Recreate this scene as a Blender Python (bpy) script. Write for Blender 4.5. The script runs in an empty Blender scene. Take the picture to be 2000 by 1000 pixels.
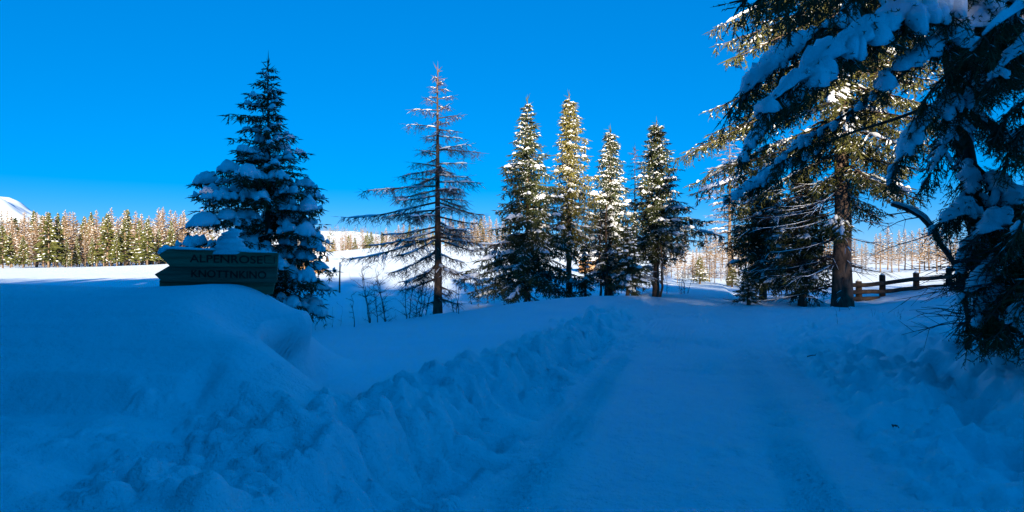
import bpy, math, random
import numpy as np

# ------------------------------------------------------------------ camera, sky, sun, exposure
sc = bpy.context.scene
COL = sc.collection
FPX = 1333.0                      # focal length in photo pixels (2000 wide)
CAMZ = 1.6
cam_d = bpy.data.cameras.new("camera"); cam = bpy.data.objects.new("camera", cam_d); COL.objects.link(cam)
cam_d.sensor_width = 36.0; cam_d.lens = 36.0 * FPX / 2000.0; cam_d.clip_start = 0.1; cam_d.clip_end = 12000
cam.location = (0, 0, CAMZ); cam.rotation_euler = (math.pi / 2, 0, 0)
sc.camera = cam

SUN_EL = math.radians(14.0)
SUN_DX = -0.18                    # shadows run away from the camera and a little to the left
world = bpy.data.worlds.new("World"); sc.world = world; world.use_nodes = True
nt = world.node_tree; bg = nt.nodes["Background"]
sky = nt.nodes.new("ShaderNodeTexSky"); sky.sky_type = "NISHITA"; sky.sun_disc = False
sky.sun_elevation = SUN_EL; sky.sun_rotation = math.pi - math.atan(-SUN_DX)
sky.altitude = 2500; sky.air_density = 0.85; sky.dust_density = 0.0; sky.ozone_density = 10.0
hs = nt.nodes.new("ShaderNodeHueSaturation"); hs.inputs["Saturation"].default_value = 1.46; hs.inputs["Hue"].default_value = 0.514
gm = nt.nodes.new("ShaderNodeGamma"); gm.inputs[1].default_value = 0.42      # even, hazeless sky: the same tone curve over the whole dome
nt.links.new(sky.outputs[0], gm.inputs[0]); nt.links.new(gm.outputs[0], hs.inputs["Color"]); nt.links.new(hs.outputs[0], bg.inputs[0])
bg.inputs[1].default_value = 0.146

sun_d = bpy.data.lights.new("sun", "SUN"); sun = bpy.data.objects.new("sun", sun_d); COL.objects.link(sun)
sun_d.energy = 5.0; sun_d.angle = math.radians(0.53); sun_d.color = (1.0, 0.87, 0.68)
hd = math.hypot(SUN_DX, 1.0)
sdir = np.array([SUN_DX / hd * math.cos(SUN_EL), 1 / hd * math.cos(SUN_EL), -math.sin(SUN_EL)])
from mathutils import Vector
sun.rotation_euler = Vector(sdir).to_track_quat("-Z", "Y").to_euler(); sun.location = (20, -60, 40)

vs = sc.view_settings
vs.view_transform = "Standard"; vs.look = "None"; vs.exposure = 1.62; vs.gamma = 1.0; vs.use_curve_mapping = False
sc.render.engine = "CYCLES"
sc.cycles.use_denoising = True; sc.cycles.use_adaptive_sampling = False
sc.cycles.max_bounces = 5; sc.cycles.diffuse_bounces = 1; sc.cycles.glossy_bounces = 2

# ------------------------------------------------------------------ helpers
def rgb_noise_mat(name, c1, c2, scale=6.0, rough=0.8, bump=0.0, bscale=40.0, spec=0.2, detail=4.0, stretch=None, c3=None):
    m = bpy.data.materials.new(name); m.use_nodes = True
    t = m.node_tree; p = t.nodes["Principled BSDF"]
    p.inputs["Roughness"].default_value = rough
    p.inputs["Specular IOR Level"].default_value = spec
    tc = t.nodes.new("ShaderNodeTexCoord"); src = tc.outputs["Object"]
    if stretch:
        mp = t.nodes.new("ShaderNodeMapping"); mp.inputs["Scale"].default_value = stretch
        t.links.new(src, mp.inputs[0]); src = mp.outputs[0]
    n = t.nodes.new("ShaderNodeTexNoise"); n.inputs["Scale"].default_value = scale; n.inputs["Detail"].default_value = detail
    t.links.new(src, n.inputs["Vector"])
    r = t.nodes.new("ShaderNodeValToRGB")
    r.color_ramp.elements[0].position = 0.35; r.color_ramp.elements[0].color = (*c1, 1)
    r.color_ramp.elements[1].position = 0.65; r.color_ramp.elements[1].color = (*c2, 1)
    if c3:
        e = r.color_ramp.elements.new(0.8); e.color = (*c3, 1)
    t.links.new(n.outputs["Fac"], r.inputs["Fac"]); t.links.new(r.outputs[0], p.inputs["Base Color"])
    if bump:
        b = None
        for sc_, st_, ds_ in ((bscale, bump, .03), (bscale * .28, bump * .9, .08), (bscale * 4, bump * .7, .006)):
            n2 = t.nodes.new("ShaderNodeTexNoise"); n2.inputs["Scale"].default_value = sc_; n2.inputs["Detail"].default_value = 5; n2.inputs["Roughness"].default_value = .62
            t.links.new(src, n2.inputs["Vector"])
            b2 = t.nodes.new("ShaderNodeBump"); b2.inputs["Strength"].default_value = min(1, st_); b2.inputs["Distance"].default_value = ds_
            t.links.new(n2.outputs["Fac"], b2.inputs["Height"])
            if b is not None: t.links.new(b.outputs[0], b2.inputs["Normal"])
            b = b2
        t.links.new(b.outputs[0], p.inputs["Normal"])
    return m

M = {}
M["snow"] = rgb_noise_mat("snow", (.79, .90, .95), (.85, .94, .97), 0.7, 0.7, 0.45, 22.0, 0.15)
M["road"] = rgb_noise_mat("packed_snow", (.78, .92, .97), (.84, .95, .98), 1.6, 0.6, 1.0, 16.0, 0.2)
M["bank"] = rgb_noise_mat("ploughed_snow", (.77, .88, .93), (.84, .93, .96), 1.2, 0.7, 1.0, 12.0, 0.15)
M["tsnow"] = rgb_noise_mat("branch_snow", (.86, .89, .93), (.92, .94, .96), 3.0, 0.7, 0.5, 14.0, 0.15)
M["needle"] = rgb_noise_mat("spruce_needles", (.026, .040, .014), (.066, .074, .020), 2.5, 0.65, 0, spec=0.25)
M["needle2"] = rgb_noise_mat("sunlit_olive_needles", (.060, .066, .014), (.115, .105, .022), 2.5, 0.65, 0, spec=0.25)  # spruce needles again, with the warm sunlit tone put into the colour
M["needle3"] = rgb_noise_mat("sunlit_golden_needles", (.095, .090, .016), (.17, .145, .030), 2.5, 0.65, 0, spec=0.25)  # brighter needle copy, full sunlight put into the colour
M["needle_far"] = rgb_noise_mat("far_needles", (.050, .060, .014), (.095, .095, .024), 0.6, 0.75, 0)
M["larch"] = rgb_noise_mat("larch_twigs", (.075, .042, .030), (.14, .082, .055), 4.0, 0.8, 0)
M["larch_far"] = rgb_noise_mat("far_larch_twigs", (.15, .092, .050), (.25, .165, .095), 0.4, 0.85, 0)
M["bark"] = rgb_noise_mat("spruce_bark", (.055, .036, .025), (.17, .11, .075), 9.0, 0.9, 1.0, 14.0, stretch=(1, 1, .35))
M["bark_lt"] = rgb_noise_mat("light_bark", (.11, .075, .05), (.24, .17, .115), 9.0, 0.9, 0.8, 18.0, stretch=(1, 1, .35))
M["wood"] = rgb_noise_mat("weathered_wood", (.24, .14, .075), (.40, .25, .14), 3.0, 0.85, 0.5, 8.0, stretch=(.6, 5, 9))
M["wood2"] = rgb_noise_mat("reddish_wood", (.40, .13, .08), (.56, .21, .13), 3.0, 0.85, 0.5, 8.0, stretch=(.6, 5, 9))
M["letter"] = rgb_noise_mat("carved_lettering", (.018, .015, .012), (.035, .028, .022), 9.0, 0.9)
M["fencewood"] = rgb_noise_mat("fence_wood", (.03, .021, .016), (.07, .048, .035), 5.0, 0.9, 0.5, 20.0, stretch=(1, 1, 1))
M["hutwood"] = rgb_noise_mat("larch_boards", (.20, .10, .045), (.36, .20, .09), 2.0, 0.85, 0.3, 6.0)
M["twig"] = rgb_noise_mat("dark_twig", (.030, .020, .018), (.060, .042, .036), 8.0, 0.85)

def tag(o, label=None, cat=None, group=None, kind=None):
    if label: o["label"] = label
    if cat: o["category"] = cat
    if group: o["group"] = group
    if kind: o["kind"] = kind
    return o

def empty(name, loc, rz=0.0):
    o = bpy.data.objects.new(name, None); COL.objects.link(o); o.location = [float(v) for v in loc]; o.rotation_euler = (0, 0, rz)
    o.empty_display_size = 0.2
    return o

def make_mesh(name, V, T, mats, smooth=True, mi=None):
    V = np.ascontiguousarray(V, dtype=np.float32); T = np.ascontiguousarray(T, dtype=np.int32)
    me = bpy.data.meshes.new(name); k = T.shape[1]
    me.vertices.add(len(V)); me.vertices.foreach_set("co", V.ravel())
    me.loops.add(T.size); me.loops.foreach_set("vertex_index", T.ravel())
    me.polygons.add(len(T)); me.polygons.foreach_set("loop_start", np.arange(0, T.size, k, dtype=np.int32))
    try: me.polygons.foreach_set("loop_total", np.full(len(T), k, dtype=np.int32))
    except Exception: pass
    me.polygons.foreach_set("use_smooth", np.full(len(T), smooth, dtype=bool))
    for m in (mats if isinstance(mats, list) else [mats]): me.materials.append(m)
    if mi is not None: me.polygons.foreach_set("material_index", np.asarray(mi, dtype=np.int32))
    me.update(calc_edges=True)
    return me

class Buf:
    def __init__(s): s.V = []; s.T = []; s.n = 0; s.mi = []
    def add(s, V, T, mi=0):
        if len(V) == 0: return
        s.V.append(V); s.T.append(np.asarray(T) + s.n); s.n += len(V); s.mi.append(np.full(len(T), mi))
    def mesh(s, name, mats, smooth=True):
        return make_mesh(name, np.concatenate(s.V), np.concatenate(s.T), mats, smooth, np.concatenate(s.mi))
    def obj(s, name, mats, parent=None, smooth=True):
        if not s.V: return None
        o = bpy.data.objects.new(name, s.mesh(name, mats, smooth)); COL.objects.link(o)
        if parent is not None: o.parent = parent
        return o

def unit(a): return a / (np.linalg.norm(a, axis=-1, keepdims=True) + 1e-9)

UP = np.array([0., 0., 1.])
def tube(buf, P, R, k=6, mi=0, cap=True):
    P = np.asarray(P, float); R = np.asarray(R, float) * np.ones(len(P))
    T = unit(np.gradient(P, axis=0))
    ref = np.where(np.abs(T[:, 2:3]) > .9, np.array([[1., 0, 0]]), np.array([[0, 0, 1.]]))
    A = unit(np.cross(T, ref)); B = np.cross(T, A)
    th = np.linspace(0, 2 * np.pi, k, endpoint=False)
    V = P[:, None] + R[:, None, None] * (np.cos(th)[None, :, None] * A[:, None] + np.sin(th)[None, :, None] * B[:, None])
    n = len(P); i = np.arange(n - 1)[:, None] * k; j = np.arange(k)[None]; j2 = (j + 1) % k
    q = np.stack([i + j, i + j2, i + k + j2, i + k + j], -1).reshape(-1, 4)
    T3 = np.concatenate([q[:, [0, 1, 2]], q[:, [0, 2, 3]]])
    V = V.reshape(-1, 3)
    if cap:
        V = np.concatenate([V, P[-1:], P[:1]]); e = (n - 1) * k
        jj = np.arange(k)
        T3 = np.concatenate([T3, np.stack([e + jj, e + (jj + 1) % k, np.full(k, n * k)], 1), np.stack([(jj + 1) % k, jj, np.full(k, n * k + 1)], 1)])
    buf.add(V, T3, mi)

CHEAP = False
def spindles(buf, B, D, L, W, rng, mi=0, mid=.35):
    n = len(B)
    if n == 0: return
    D = unit(D); A = unit(np.cross(D, rng.normal(size=(n, 3)))); C = np.cross(D, A)
    L = (np.ones(n) * L)[:, None]; W = (np.ones(n) * W)[:, None]
    m = B + D * L * mid
    vs_ = [B]
    for a in (0, 2.094, 4.189): vs_.append(m + W * .5 * (math.cos(a) * A + math.sin(a) * C))
    vs_.append(B + D * L)
    V = np.stack(vs_, 1).reshape(-1, 3); o = np.arange(n)[:, None] * 5
    f = np.array([[0, 2, 1], [0, 3, 2], [0, 1, 3], [4, 1, 2], [4, 2, 3], [4, 3, 1]])
    if CHEAP:            # far and unseen woods: flat three-faced sprays
        f = np.array([[0, 2, 1], [4, 1, 2], [0, 3, 4]])
    buf.add(V, (o[:, None] + f[None]).reshape(-1, 3), mi)

def needles(buf, B, D, L, k, nl, nw, rng):
    n = len(B)
    if n == 0 or k == 0: return
    B = np.repeat(B, k, 0); D = np.repeat(unit(D), k, 0); L = np.repeat(np.ones(n) * L, k)[:, None]
    N = n * k
    t = rng.uniform(.05, 1, (N, 1)); s = B + D * L * t
    pr = unit(np.cross(D, rng.normal(size=(N, 3)))); d = unit(D * .75 + pr)
    w = unit(np.cross(d, rng.normal(size=(N, 3)))) * nw * .5
    ln = nl * rng.uniform(.7, 1.2, (N, 1))
    V = np.stack([s - w, s + w, s + d * ln], 1).reshape(-1, 3)
    buf.add(V, np.arange(N * 3).reshape(-1, 3))

def resample(P, n):
    P = np.asarray(P, float); s = np.concatenate([[0], np.cumsum(np.linalg.norm(np.diff(P, axis=0), axis=1))])
    t = np.linspace(0, s[-1], n)
    return np.stack([np.interp(t, s, P[:, i]) for i in range(3)], 1)

def bez(p0, p1, p2, n=8):
    t = np.linspace(0, 1, n)[:, None]
    return (1 - t) ** 2 * p0 + 2 * t * (1 - t) * p1 + t * t * p2

def snow_sweep(buf, P, w, h, rng, n=7, k=8, rough=.3, up_off=.0, mi=0, blunt=.5):
    """a cushion of snow lying along a branch path: rounded top, flatter bottom, lumpy"""
    P = resample(P, n)
    T = unit(np.gradient(P, axis=0)); N = unit(np.cross(T, UP) + 1e-6); U = unit(np.cross(N, T) * .55 + UP * .45)
    t = np.linspace(0, 1, n); env = np.maximum(np.sin(np.pi * (t * .94 + .03)), 0) ** blunt
    rr = env * (1 + rough * rng.uniform(-1, 1, n)); hh = env * (1 + rough * rng.uniform(-1, 1, n))
    th = np.linspace(0, 2 * np.pi, k, endpoint=False)
    j = 1 + rough * .5 * rng.uniform(-1, 1, (n, k))
    ct = np.cos(th)[None] * rr[:, None] * w * j; st = np.sin(th)
    st = np.where(st > 0, st, st * .38)[None] * hh[:, None] * h * j
    sag = -np.abs(np.cos(th))[None] ** 2 * .25 * h * rr[:, None]
    V = P[:, None] + ct[..., None] * N[:, None] + (st + sag)[..., None] * U[:, None] + UP * up_off
    i = np.arange(n - 1)[:, None] * k; jj = np.arange(k)[None]; j2 = (jj + 1) % k
    q = np.stack([i + jj, i + j2, i + k + j2, i + k + jj], -1).reshape(-1, 4)
    T3 = np.concatenate([q[:, [0, 1, 2]], q[:, [0, 2, 3]]])
    if n > 9:
        ctr = np.repeat(P, k, 0); Vf = V.reshape(-1, 3); od = unit(Vf - ctr); nz = fbm(Vf[:, 0] / .13 + Vf[:, 1] / .17, Vf[:, 2] / .12 + Vf[:, 1] / .25, 7, 4, .6)
        V = Vf + od * (nz * h * .95)[:, None] * np.repeat(env, k)[:, None]
    V = V.reshape(-1, 3); c0 = V[:k].mean(0); c1 = V[-k:].mean(0); V = np.concatenate([V, [c0, c1]])
    a = np.arange(k); e = (n - 1) * k
    T3 = np.concatenate([T3, np.stack([(a + 1) % k, a, np.full(k, n * k)], 1), np.stack([e + a, e + (a + 1) % k, np.full(k, n * k + 1)], 1)])
    buf.add(V, T3, mi)

def at(px, py, Y): return np.array([(px - 1000) / FPX * Y, Y, CAMZ - (py - 500) / FPX * Y])

# ---- numpy noise
def _hash(i, j, seed):
    h = (i.astype(np.int64) * 374761393 + j.astype(np.int64) * 668265263 + seed * 1442695041) & 0x7fffffff
    h = ((h ^ (h >> 13)) * 1274126177) & 0x7fffffff
    return ((h ^ (h >> 16)) & 0xffff) / 65535.0
def vnoise(x, y, seed=0):
    i = np.floor(x).astype(np.int64); j = np.floor(y).astype(np.int64); u = x - i; v = y - j
    u = u * u * u * (u * (u * 6 - 15) + 10); v = v * v * v * (v * (v * 6 - 15) + 10)
    a = _hash(i, j, seed); b = _hash(i + 1, j, seed); c = _hash(i, j + 1, seed); d = _hash(i + 1, j + 1, seed)
    return (a + (b - a) * u) * (1 - v) + (c + (d - c) * u) * v - .5
def fbm(x, y, seed=0, oct=4, gain=.5):
    s = 0; a = 1
    for o in range(oct):
        s = s + a * vnoise(x * 2 ** o + 17.3 * o, y * 2 ** o - 9.1 * o, seed + o); a *= gain
    return s
def ss(a, b, x):
    t = np.clip((x - a) / (b - a), 0, 1); return t * t * (3 - 2 * t)

# ------------------------------------------------------------------ terrain
def road_c(y): return 1.15 + .27 * (y - 4.27)
HW = 1.45
DRIFT_X = -2.08
def drift_edge(y): return DRIFT_X - .26 * np.exp(-((y - 6.08) / .36) ** 2) - .35 * ss(6.5, 8, y)

CRX = np.array([-60, -30, -4.2, -2.8, -.7, 1.7, 4.7, 6.2]); CRY = np.array([11, 12.5, 14, 15.7, 19, 23, 25.2, 27.5])
def base_height(x, y):
    xc = road_c(y); xl = xc - HW; xr = xc + HW
    # far field
    zf = -.32 + 5.4 * ss(50, 260, y) * ss(-75, -38, x - 0 * y) * (1 - .8 * ss(15, 60, x)) + .12 * fbm(x / 9, y / 9, 3, 3)
    # plateau left of the road
    plat = np.interp(y, [0, 5, 6, 9, 14, 19, 23, 26, 30], [.42, .36, .26, .17, .07, .15, .20, .14, -.1])
    plat = plat + .05 * fbm(x / 1.6, y / 1.6, 11, 3)
    yc = np.interp(x, CRX, CRY)
    wplat = 1 - ss(0, 2.6, y - yc)
    zleft = zf * (1 - wplat) + plat * wplat
    # right verge
    t = x - xr
    zr = (.36 - .30 * ss(9, 19, y)) * ss(-.1, 2.6, t) + .55 * ss(3.2, 8.5, t) * ss(9, 17, y) + (.20 * fbm(x / .45, y / .45, 21, 4) + .16 * np.abs(fbm(x / .28, y / .28, 22, 3))) * ss(-.1, .6, t) * (1 - .6 * ss(14, 22, y)) + .12 * ss(.3, 2, t) * fbm(x / 1.7, y / 1.7, 23, 3)
    fur = np.exp(-((t - (1.35 + .25 * np.sin(y * .9))) / .32) ** 2) * ss(3.5, 5, y) * (1 - ss(11, 14, y))
    zr = zr - .28 * fur * (1 + fbm(x / .25, y / .25, 31, 2))
    wr = 1 - ss(22, 34, y) 
    zright = zr * wr + (zf + .15) * (1 - wr)
    # road strip fades into the field far away
    zroad = 0 * x - .1 * ss(24, 60, y) + (zf - .02) * ss(40, 70, y)
    return zf, zleft, zright, zroad, xl, xr

WELLS = [((px_ - 1000) / FPX * Y_, Y_, d_, r_) for (px_, Y_, d_, r_) in ((1645, 21, .20, .75), (855, 20, .10, .4), (1030, 26, .12, .6), (1112, 27, .1, .4), (1282, 27.5, .12, .45), (1952, 9.2, .18, .6), (1567, 22, .15, .9))]
rngC = np.random.default_rng(5)
CLODS = []
for _ in range(900):
    y = 3.1 * math.exp(rngC.uniform(0, 1.75)); t = rngC.normal(1.0, .28) if rngC.random() < .75 else rngC.uniform(.05, .9)
    x = road_c(y) - HW - t
    r = .03 + .065 * rngC.random() ** 2.2 + (.05 if rngC.random() < .06 else 0)
    CLODS.append((x, y, r * 1.15, r * rngC.uniform(.8, 1.4), rngC.uniform(.75, 1.2)))
for _ in range(1000):   # rubble on the right verge
    y = 3.4 * math.exp(rngC.uniform(0, 1.5)); t = .05 + 2.6 * rngC.random() ** 1.6
    x = road_c(y) + HW + t
    r = .022 + .075 * rngC.random() ** 2.6
    CLODS.append((x, y, r, r * rngC.uniform(.7, 1.3), rngC.uniform(.7, 1.15)))
for _ in range(420):   # crumbs rolled onto the road
    y = 3.3 * math.exp(rngC.uniform(0, 1.6)); x = road_c(y) - HW + abs(rngC.normal()) * .45 if rngC.random() < .6 else road_c(y) + HW - abs(rngC.normal()) * .5
    r = .012 + .022 * rngC.random() ** 2; CLODS.append((x, y, max(r, .02), max(r, .02), rngC.uniform(.5, .9)))
for _ in range(90):   # crumbs below the big drift
    y = rngC.uniform(3.3, 4.6); x = rngC.uniform(-3.2, -.6)
    r = .02 + .05 * rngC.random() ** 2
    CLODS.append((x, y, r, r, rngC.uniform(.3, .6)))

def height(x, y, detail=True):
    zf, zl, zr, z0, xl, xr = base_height(x, y)
    t = xl - x
    # ploughed bank
    hb = np.interp(y, [0, 5, 7, 10, 13, 18, 24, 40], [.46, .46, .40, .33, .27, .19, .12, .0])
    wob = .16 * fbm(y / .9, x * 0 + .5, 41, 3) + .05 * fbm(y / .25, x * 0 + 3.5, 43, 2)
    w = np.interp(y, [0, 8, 14, 22], [1.05, .90, .7, .6])
    tb = t + wob
    face = .36 * ss(-.02, .72, tb / w) + .64 * ss(.52, .80, tb / w)
    back = ss(w * .95, w * 2.2, tb)
    zbank = hb * face * (1 - back)
    inplat = ss(.3, 1.0, tb / w)
    left = zbank + zl * np.where(tb < w, inplat * .0 + back, back)
    if detail:
        act_b = ss(3, 3.6, y) * (1 - ss(14, 20, y))
        # lumps and slabs thrown up by the plough
        lump = np.exp(-((tb - w * .80) / .50) ** 2)
        left = left + act_b * lump * (.17 * fbm(x / .5, y / .6, 51, 3) + .08 * np.abs(fbm(x / .22, y / .26, 53, 3)))
        # gullies and slump hollows down the cut face
        g = np.abs(fbm(y / .34 + x * .55, x / 1.1, 55, 3))
        onface = ss(.02, .30, tb / w) * (1 - ss(.80, 1.05, tb / w))
        left = left - act_b * onface * (.22 * np.exp(-g * 7) + .11 * np.maximum(fbm(x / .35, y / .35, 57, 3), 0))
        # furrow and crumbs in front of the drift
        left = left + .07 * fbm(x / .55, y / .35, 58, 4) * (1 - ss(4.2, 5.2, y)) * ss(.8, 1.3, tb / w)
    # big wind drift on the left
    zd = np.interp(y, [2, 3.2, 3.7, 4.35, 4.62, 5.1, 5.6, 6.0, 6.35, 6.9, 7.6, 9, 10.5], [.40, .46, .50, .57, .80, .99, 1.17, 1.29, 1.34, 1.35, 1.2, .55, .2])
    zd = zd + (-.02 - .03 * (x + 3)) * 0 + .05 * np.exp(-((y - 6.6) / 1.2) ** 2) * np.sin(x * .7 + 1.2) * ss(-1.5, -4, x)
    zd = zd - .10 * ss(-9, -25, x) * ss(5, 6, y)
    zd = zd + .13 * fbm(x / .9, y / .55, 61, 3) * (1 - ss(4.3, 5.0, y)) + .05 * fbm(x / .3, y / .3, 63, 3) * (1 - ss(3.9, 4.5, y))
    zd = zd + .035 * fbm(x / 2.2, y / .9, 65, 2) + .012 * fbm(x / .8 + y * .5, y / .10, 66, 2)
    # rounding of the top towards the carved end
    e = drift_edge(y)
    rnd = ss(-.95, .02, x - e)
    zd = zd - .30 * rnd ** 2.6 * ss(5.0, 5.8, y)
    soft = np.interp(y, [3, 4.4, 5.2, 5.55, 5.8, 6.4, 7.5, 9], [1.5, 1.4, 1.05, .5, .20, .16, .25, .8])
    wd = 1 - ss(0, 1, (x - e) / soft)
    lim = 1 - ss(9.0, 11.5, y)
    low = np.interp(y, [2, 4, 5, 6.5, 8], [.44, .46, .46, .44, .36])
    mix = left
    zz = mix + (np.maximum(zd, mix) - mix) * wd * lim
    # notch where the smooth drift was cut by the plough
    zz = zz - .10 * np.exp(-((x + 2.12) / .10) ** 2 - ((y - 4.62) / .16) ** 2) * ss(-2.3, -2.1, x)
    lw = ss(-.06, .06, t + wob * .6)
    rw = ss(-.05, .25, x - xr + .1 * fbm(y / .4, x / .4, 71, 2))
    zroad = z0
    if detail:
        d = x - road_c(y)
        rut = -.020 * (np.exp(-((d + .75) / .22) ** 2) + np.exp(-((d - .75) / .24) ** 2))
        tread = .024 * np.tanh(2 * np.sin(2 * np.pi * (y - .5 * np.abs(d + 1.12)) / .13)) * np.exp(-((d + 1.15) / .16) ** 4)
        tread = tread + .021 * np.sin(2 * np.pi * (y + .5 * d) / .12) * np.exp(-((d - .78) / .20) ** 4)
        tread = tread * (.4 + 1.2 * np.clip(fbm(x / .8, y / .8, 75, 2) + .4, 0, 1))
        tread = tread + .016 * np.sin(2 * np.pi * (d + .06 * fbm(y / 1.5, d * 0, 81, 2)) / .105) * np.clip(fbm(x / .7, y / 2.2, 82, 2) * 3, 0, 1)
        cr = .075 * fbm(x / .16, y / .22, 77, 3) * (.25 + np.clip(fbm(x / .9, y / 1.4, 79, 2) * 3, 0, 1.3)) + .03 * fbm(x / .9, y / 2.0, 78, 2)
        zroad = zroad + (rut + tread + cr) * (1 - ss(18, 30, y))
    z = zroad * (1 - lw) * (1 - rw) + zz * lw + zr * rw
    for (wx, wy, wd_, wr_) in WELLS:
        z = z - wd_ * np.exp(-((x - wx) ** 2 + (y - wy) ** 2) / wr_ ** 2)
    # unseen wooded slope behind the viewer, raised to stop low sun leaking through
    z = z + 23.0 * ss(-14, -72, y) ** 1.2
    return z

def grow(a, b, d0, k):
    o = [a]; s = 1 if b > a else -1
    while (o[-1] - b) * s < 0: o.append(o[-1] + s * max(d0, k * abs(o[-1] - a)))
    return o[1:]
ys = np.array(sorted(set(np.round(grow(2.8, -140, .25, .10)[::-1] + [2.8] + grow(2.8, 900, .024, .0)[:0], 5))))
yy = [2.8]
while yy[-1] < 1000:
    y = yy[-1]; yy.append(y + (max(.026, .0088 * (y - .3)) if y < 30 else .08 * (y - 24)))
ys = np.array(list(ys[:-1]) + yy)
xx = []
x = -7.0
while x < 9.5:
    xx.append(x); x += .009 if -2.5 < x < -1.85 else .014 if -2.6 < x < -1.7 else (.034 if -2.6 < x < 5 else .055)
xs = np.array(grow(-7.0, -700, .07, .09)[::-1] + xx + grow(xx[-1], 700, .07, .09))
X, Yg = np.meshgrid(xs, ys)
Z = height(X, Yg)
CL = np.zeros_like(Z)
for (cx, cy, r, r2, hh) in CLODS:
    i0, i1 = np.searchsorted(ys, [cy - r2, cy + r2]); j0, j1 = np.searchsorted(xs, [cx - r, cx + r])
    if i1 <= i0 or j1 <= j0: continue
    q = 1 - ((X[i0:i1, j0:j1] - cx) / r) ** 2 - ((Yg[i0:i1, j0:j1] - cy) / r2) ** 2
    CL[i0:i1, j0:j1] = np.maximum(CL[i0:i1, j0:j1], hh * r * np.maximum(q, 0) ** .5)
Z += CL * (1 + .5 * fbm(X / .06, Yg / .06, 83, 2))
# undercut of the carved drift end: shift wall points sideways
e = drift_edge(Yg); dd = X - e
act = np.exp(-((Yg - 6.35) / .60) ** 2) * ss(-.35, 0, dd) * (1 - ss(.10, .35, dd))
fr = np.clip((Z - .46) / .75, 0, 1)
Xs = X + act * (.15 * np.sin(np.pi * np.clip((fr - .30) / .75, 0, 1)) - .09 * (1 - ss(0, .45, fr)))
ny, nx = X.shape
GV = np.stack([Xs, Yg, Z], -1).reshape(-1, 3)
gi = np.arange(ny * nx).reshape(ny, nx)
Q = np.stack([gi[:-1, :-1], gi[:-1, 1:], gi[1:, 1:], gi[1:, :-1]], -1).reshape(-1, 4)
# smooth vertex normals of the whole sheet, shared by its pieces
P00 = np.stack([Xs, Yg, Z], -1)
du = np.gradient(P00, axis=1); dv = np.gradient(P00, axis=0)
GN = unit(np.cross(du, dv)).reshape(-1, 3)
cxm = .25 * (X[:-1, :-1] + X[:-1, 1:] + X[1:, 1:] + X[1:, :-1]).ravel(); cym = .25 * (Yg[:-1, :-1] + Yg[:-1, 1:] + Yg[1:, 1:] + Yg[1:, :-1]).ravel()
reg = np.zeros(len(Q), int)
reg[(np.abs(cxm - road_c(cym)) < HW + .02) & (cym < 60) & (cym > -12)] = 1
tt = road_c(cym) - HW - cxm
reg[(tt >= -.02) & (tt < np.interp(cym, [0, 8, 14, 22], [1.7, 1.6, 1.3, 1.1])) & (cym < 22) & (cym > 0) & (reg == 0)] = 2
reg[(cxm < drift_edge(cym) + .08) & (cym < 9) & (cym > 4.3) & (cxm > -9)] = 3
for rid, nm, mt in ((0, "ground", "snow"), (1, "road", "road"), (2, "snow_bank", "bank"), (3, "snow_drift", "snow")):
    q = Q[reg == rid]; used, inv = np.unique(q.ravel(), return_inverse=True)
    me = make_mesh(nm, GV[used], inv.reshape(-1, 4), M[mt])
    me.normals_split_custom_set_from_vertices(GN[used].tolist())
    o = bpy.data.objects.new(nm, me); COL.objects.link(o)
    tag(o, {"ground": "deep snow covering the meadow and verges", "road": "packed snow road with tyre marks running to the trees",
            "snow_bank": "ploughed bank of lumpy snow along the road edge", "snow_drift": "big smooth wind drift with a carved hollow end"}[nm], None, None, "structure")

def gz(x, y): return float(height(np.array([float(x)]), np.array([float(y)]), False)[0])

# ------------------------------------------------------------------ far hill and mountain
def hill_h(x, y):
    px = 1000 + FPX * x / np.maximum(y, 1)
    a = np.interp(px, [-900, -300, 0, 200, 360, 480, 600, 690, 760, 860, 1000, 1200, 1500, 2200], [74, 74, 66, 58, 55, 52, 49, 50, 40, 24, 20, 14, 4, 0])
    prof = ss(150, 620, y)
    return (CAMZ + a / FPX * 620) * prof - 1.5 + 2.0 * fbm(x / 60, y / 60, 91, 3) * prof
hx = np.linspace(-620, 420, 130); hy = np.linspace(150, 900, 70); HX, HY = np.meshgrid(hx, hy)
HZ = hill_h(HX, np.minimum(HY, 640)) - .03 * np.maximum(HY - 640, 0)
gi = np.arange(HX.size).reshape(HX.shape)
hq = np.stack([gi[:-1, :-1], gi[:-1, 1:], gi[1:, 1:], gi[1:, :-1]], -1).reshape(-1, 4)
o = bpy.data.objects.new("hill", make_mesh("hill", np.stack([HX, HY, HZ], -1).reshape(-1, 3), hq, M["snow"])); COL.objects.link(o)
tag(o, "low wooded hill closing the view behind the field", None, None, "structure")
mx = np.linspace(-4200, -1900, 60); my = np.linspace(2800, 4400, 40); MX, MY = np.meshgrid(mx, my)
MZ = 470 * np.exp(-(((MX + 2950) / 620) ** 2 + ((MY - 3500) / 520) ** 2)) * (1 + .25 * fbm(MX / 300, MY / 300, 95, 4)) - 30
MZ = np.maximum(MZ, -30)
gi = np.arange(MX.size).reshape(MX.shape)
mq = np.stack([gi[:-1, :-1], gi[:-1, 1:], gi[1:, 1:], gi[1:, :-1]], -1).reshape(-1, 4)
o = bpy.data.objects.new("mountain", make_mesh("mountain", np.stack([MX, MY, MZ], -1).reshape(-1, 3), mq, M["snow"])); COL.objects.link(o)
tag(o, "distant white mountain slope above the forest", None, None, "structure")

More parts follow.
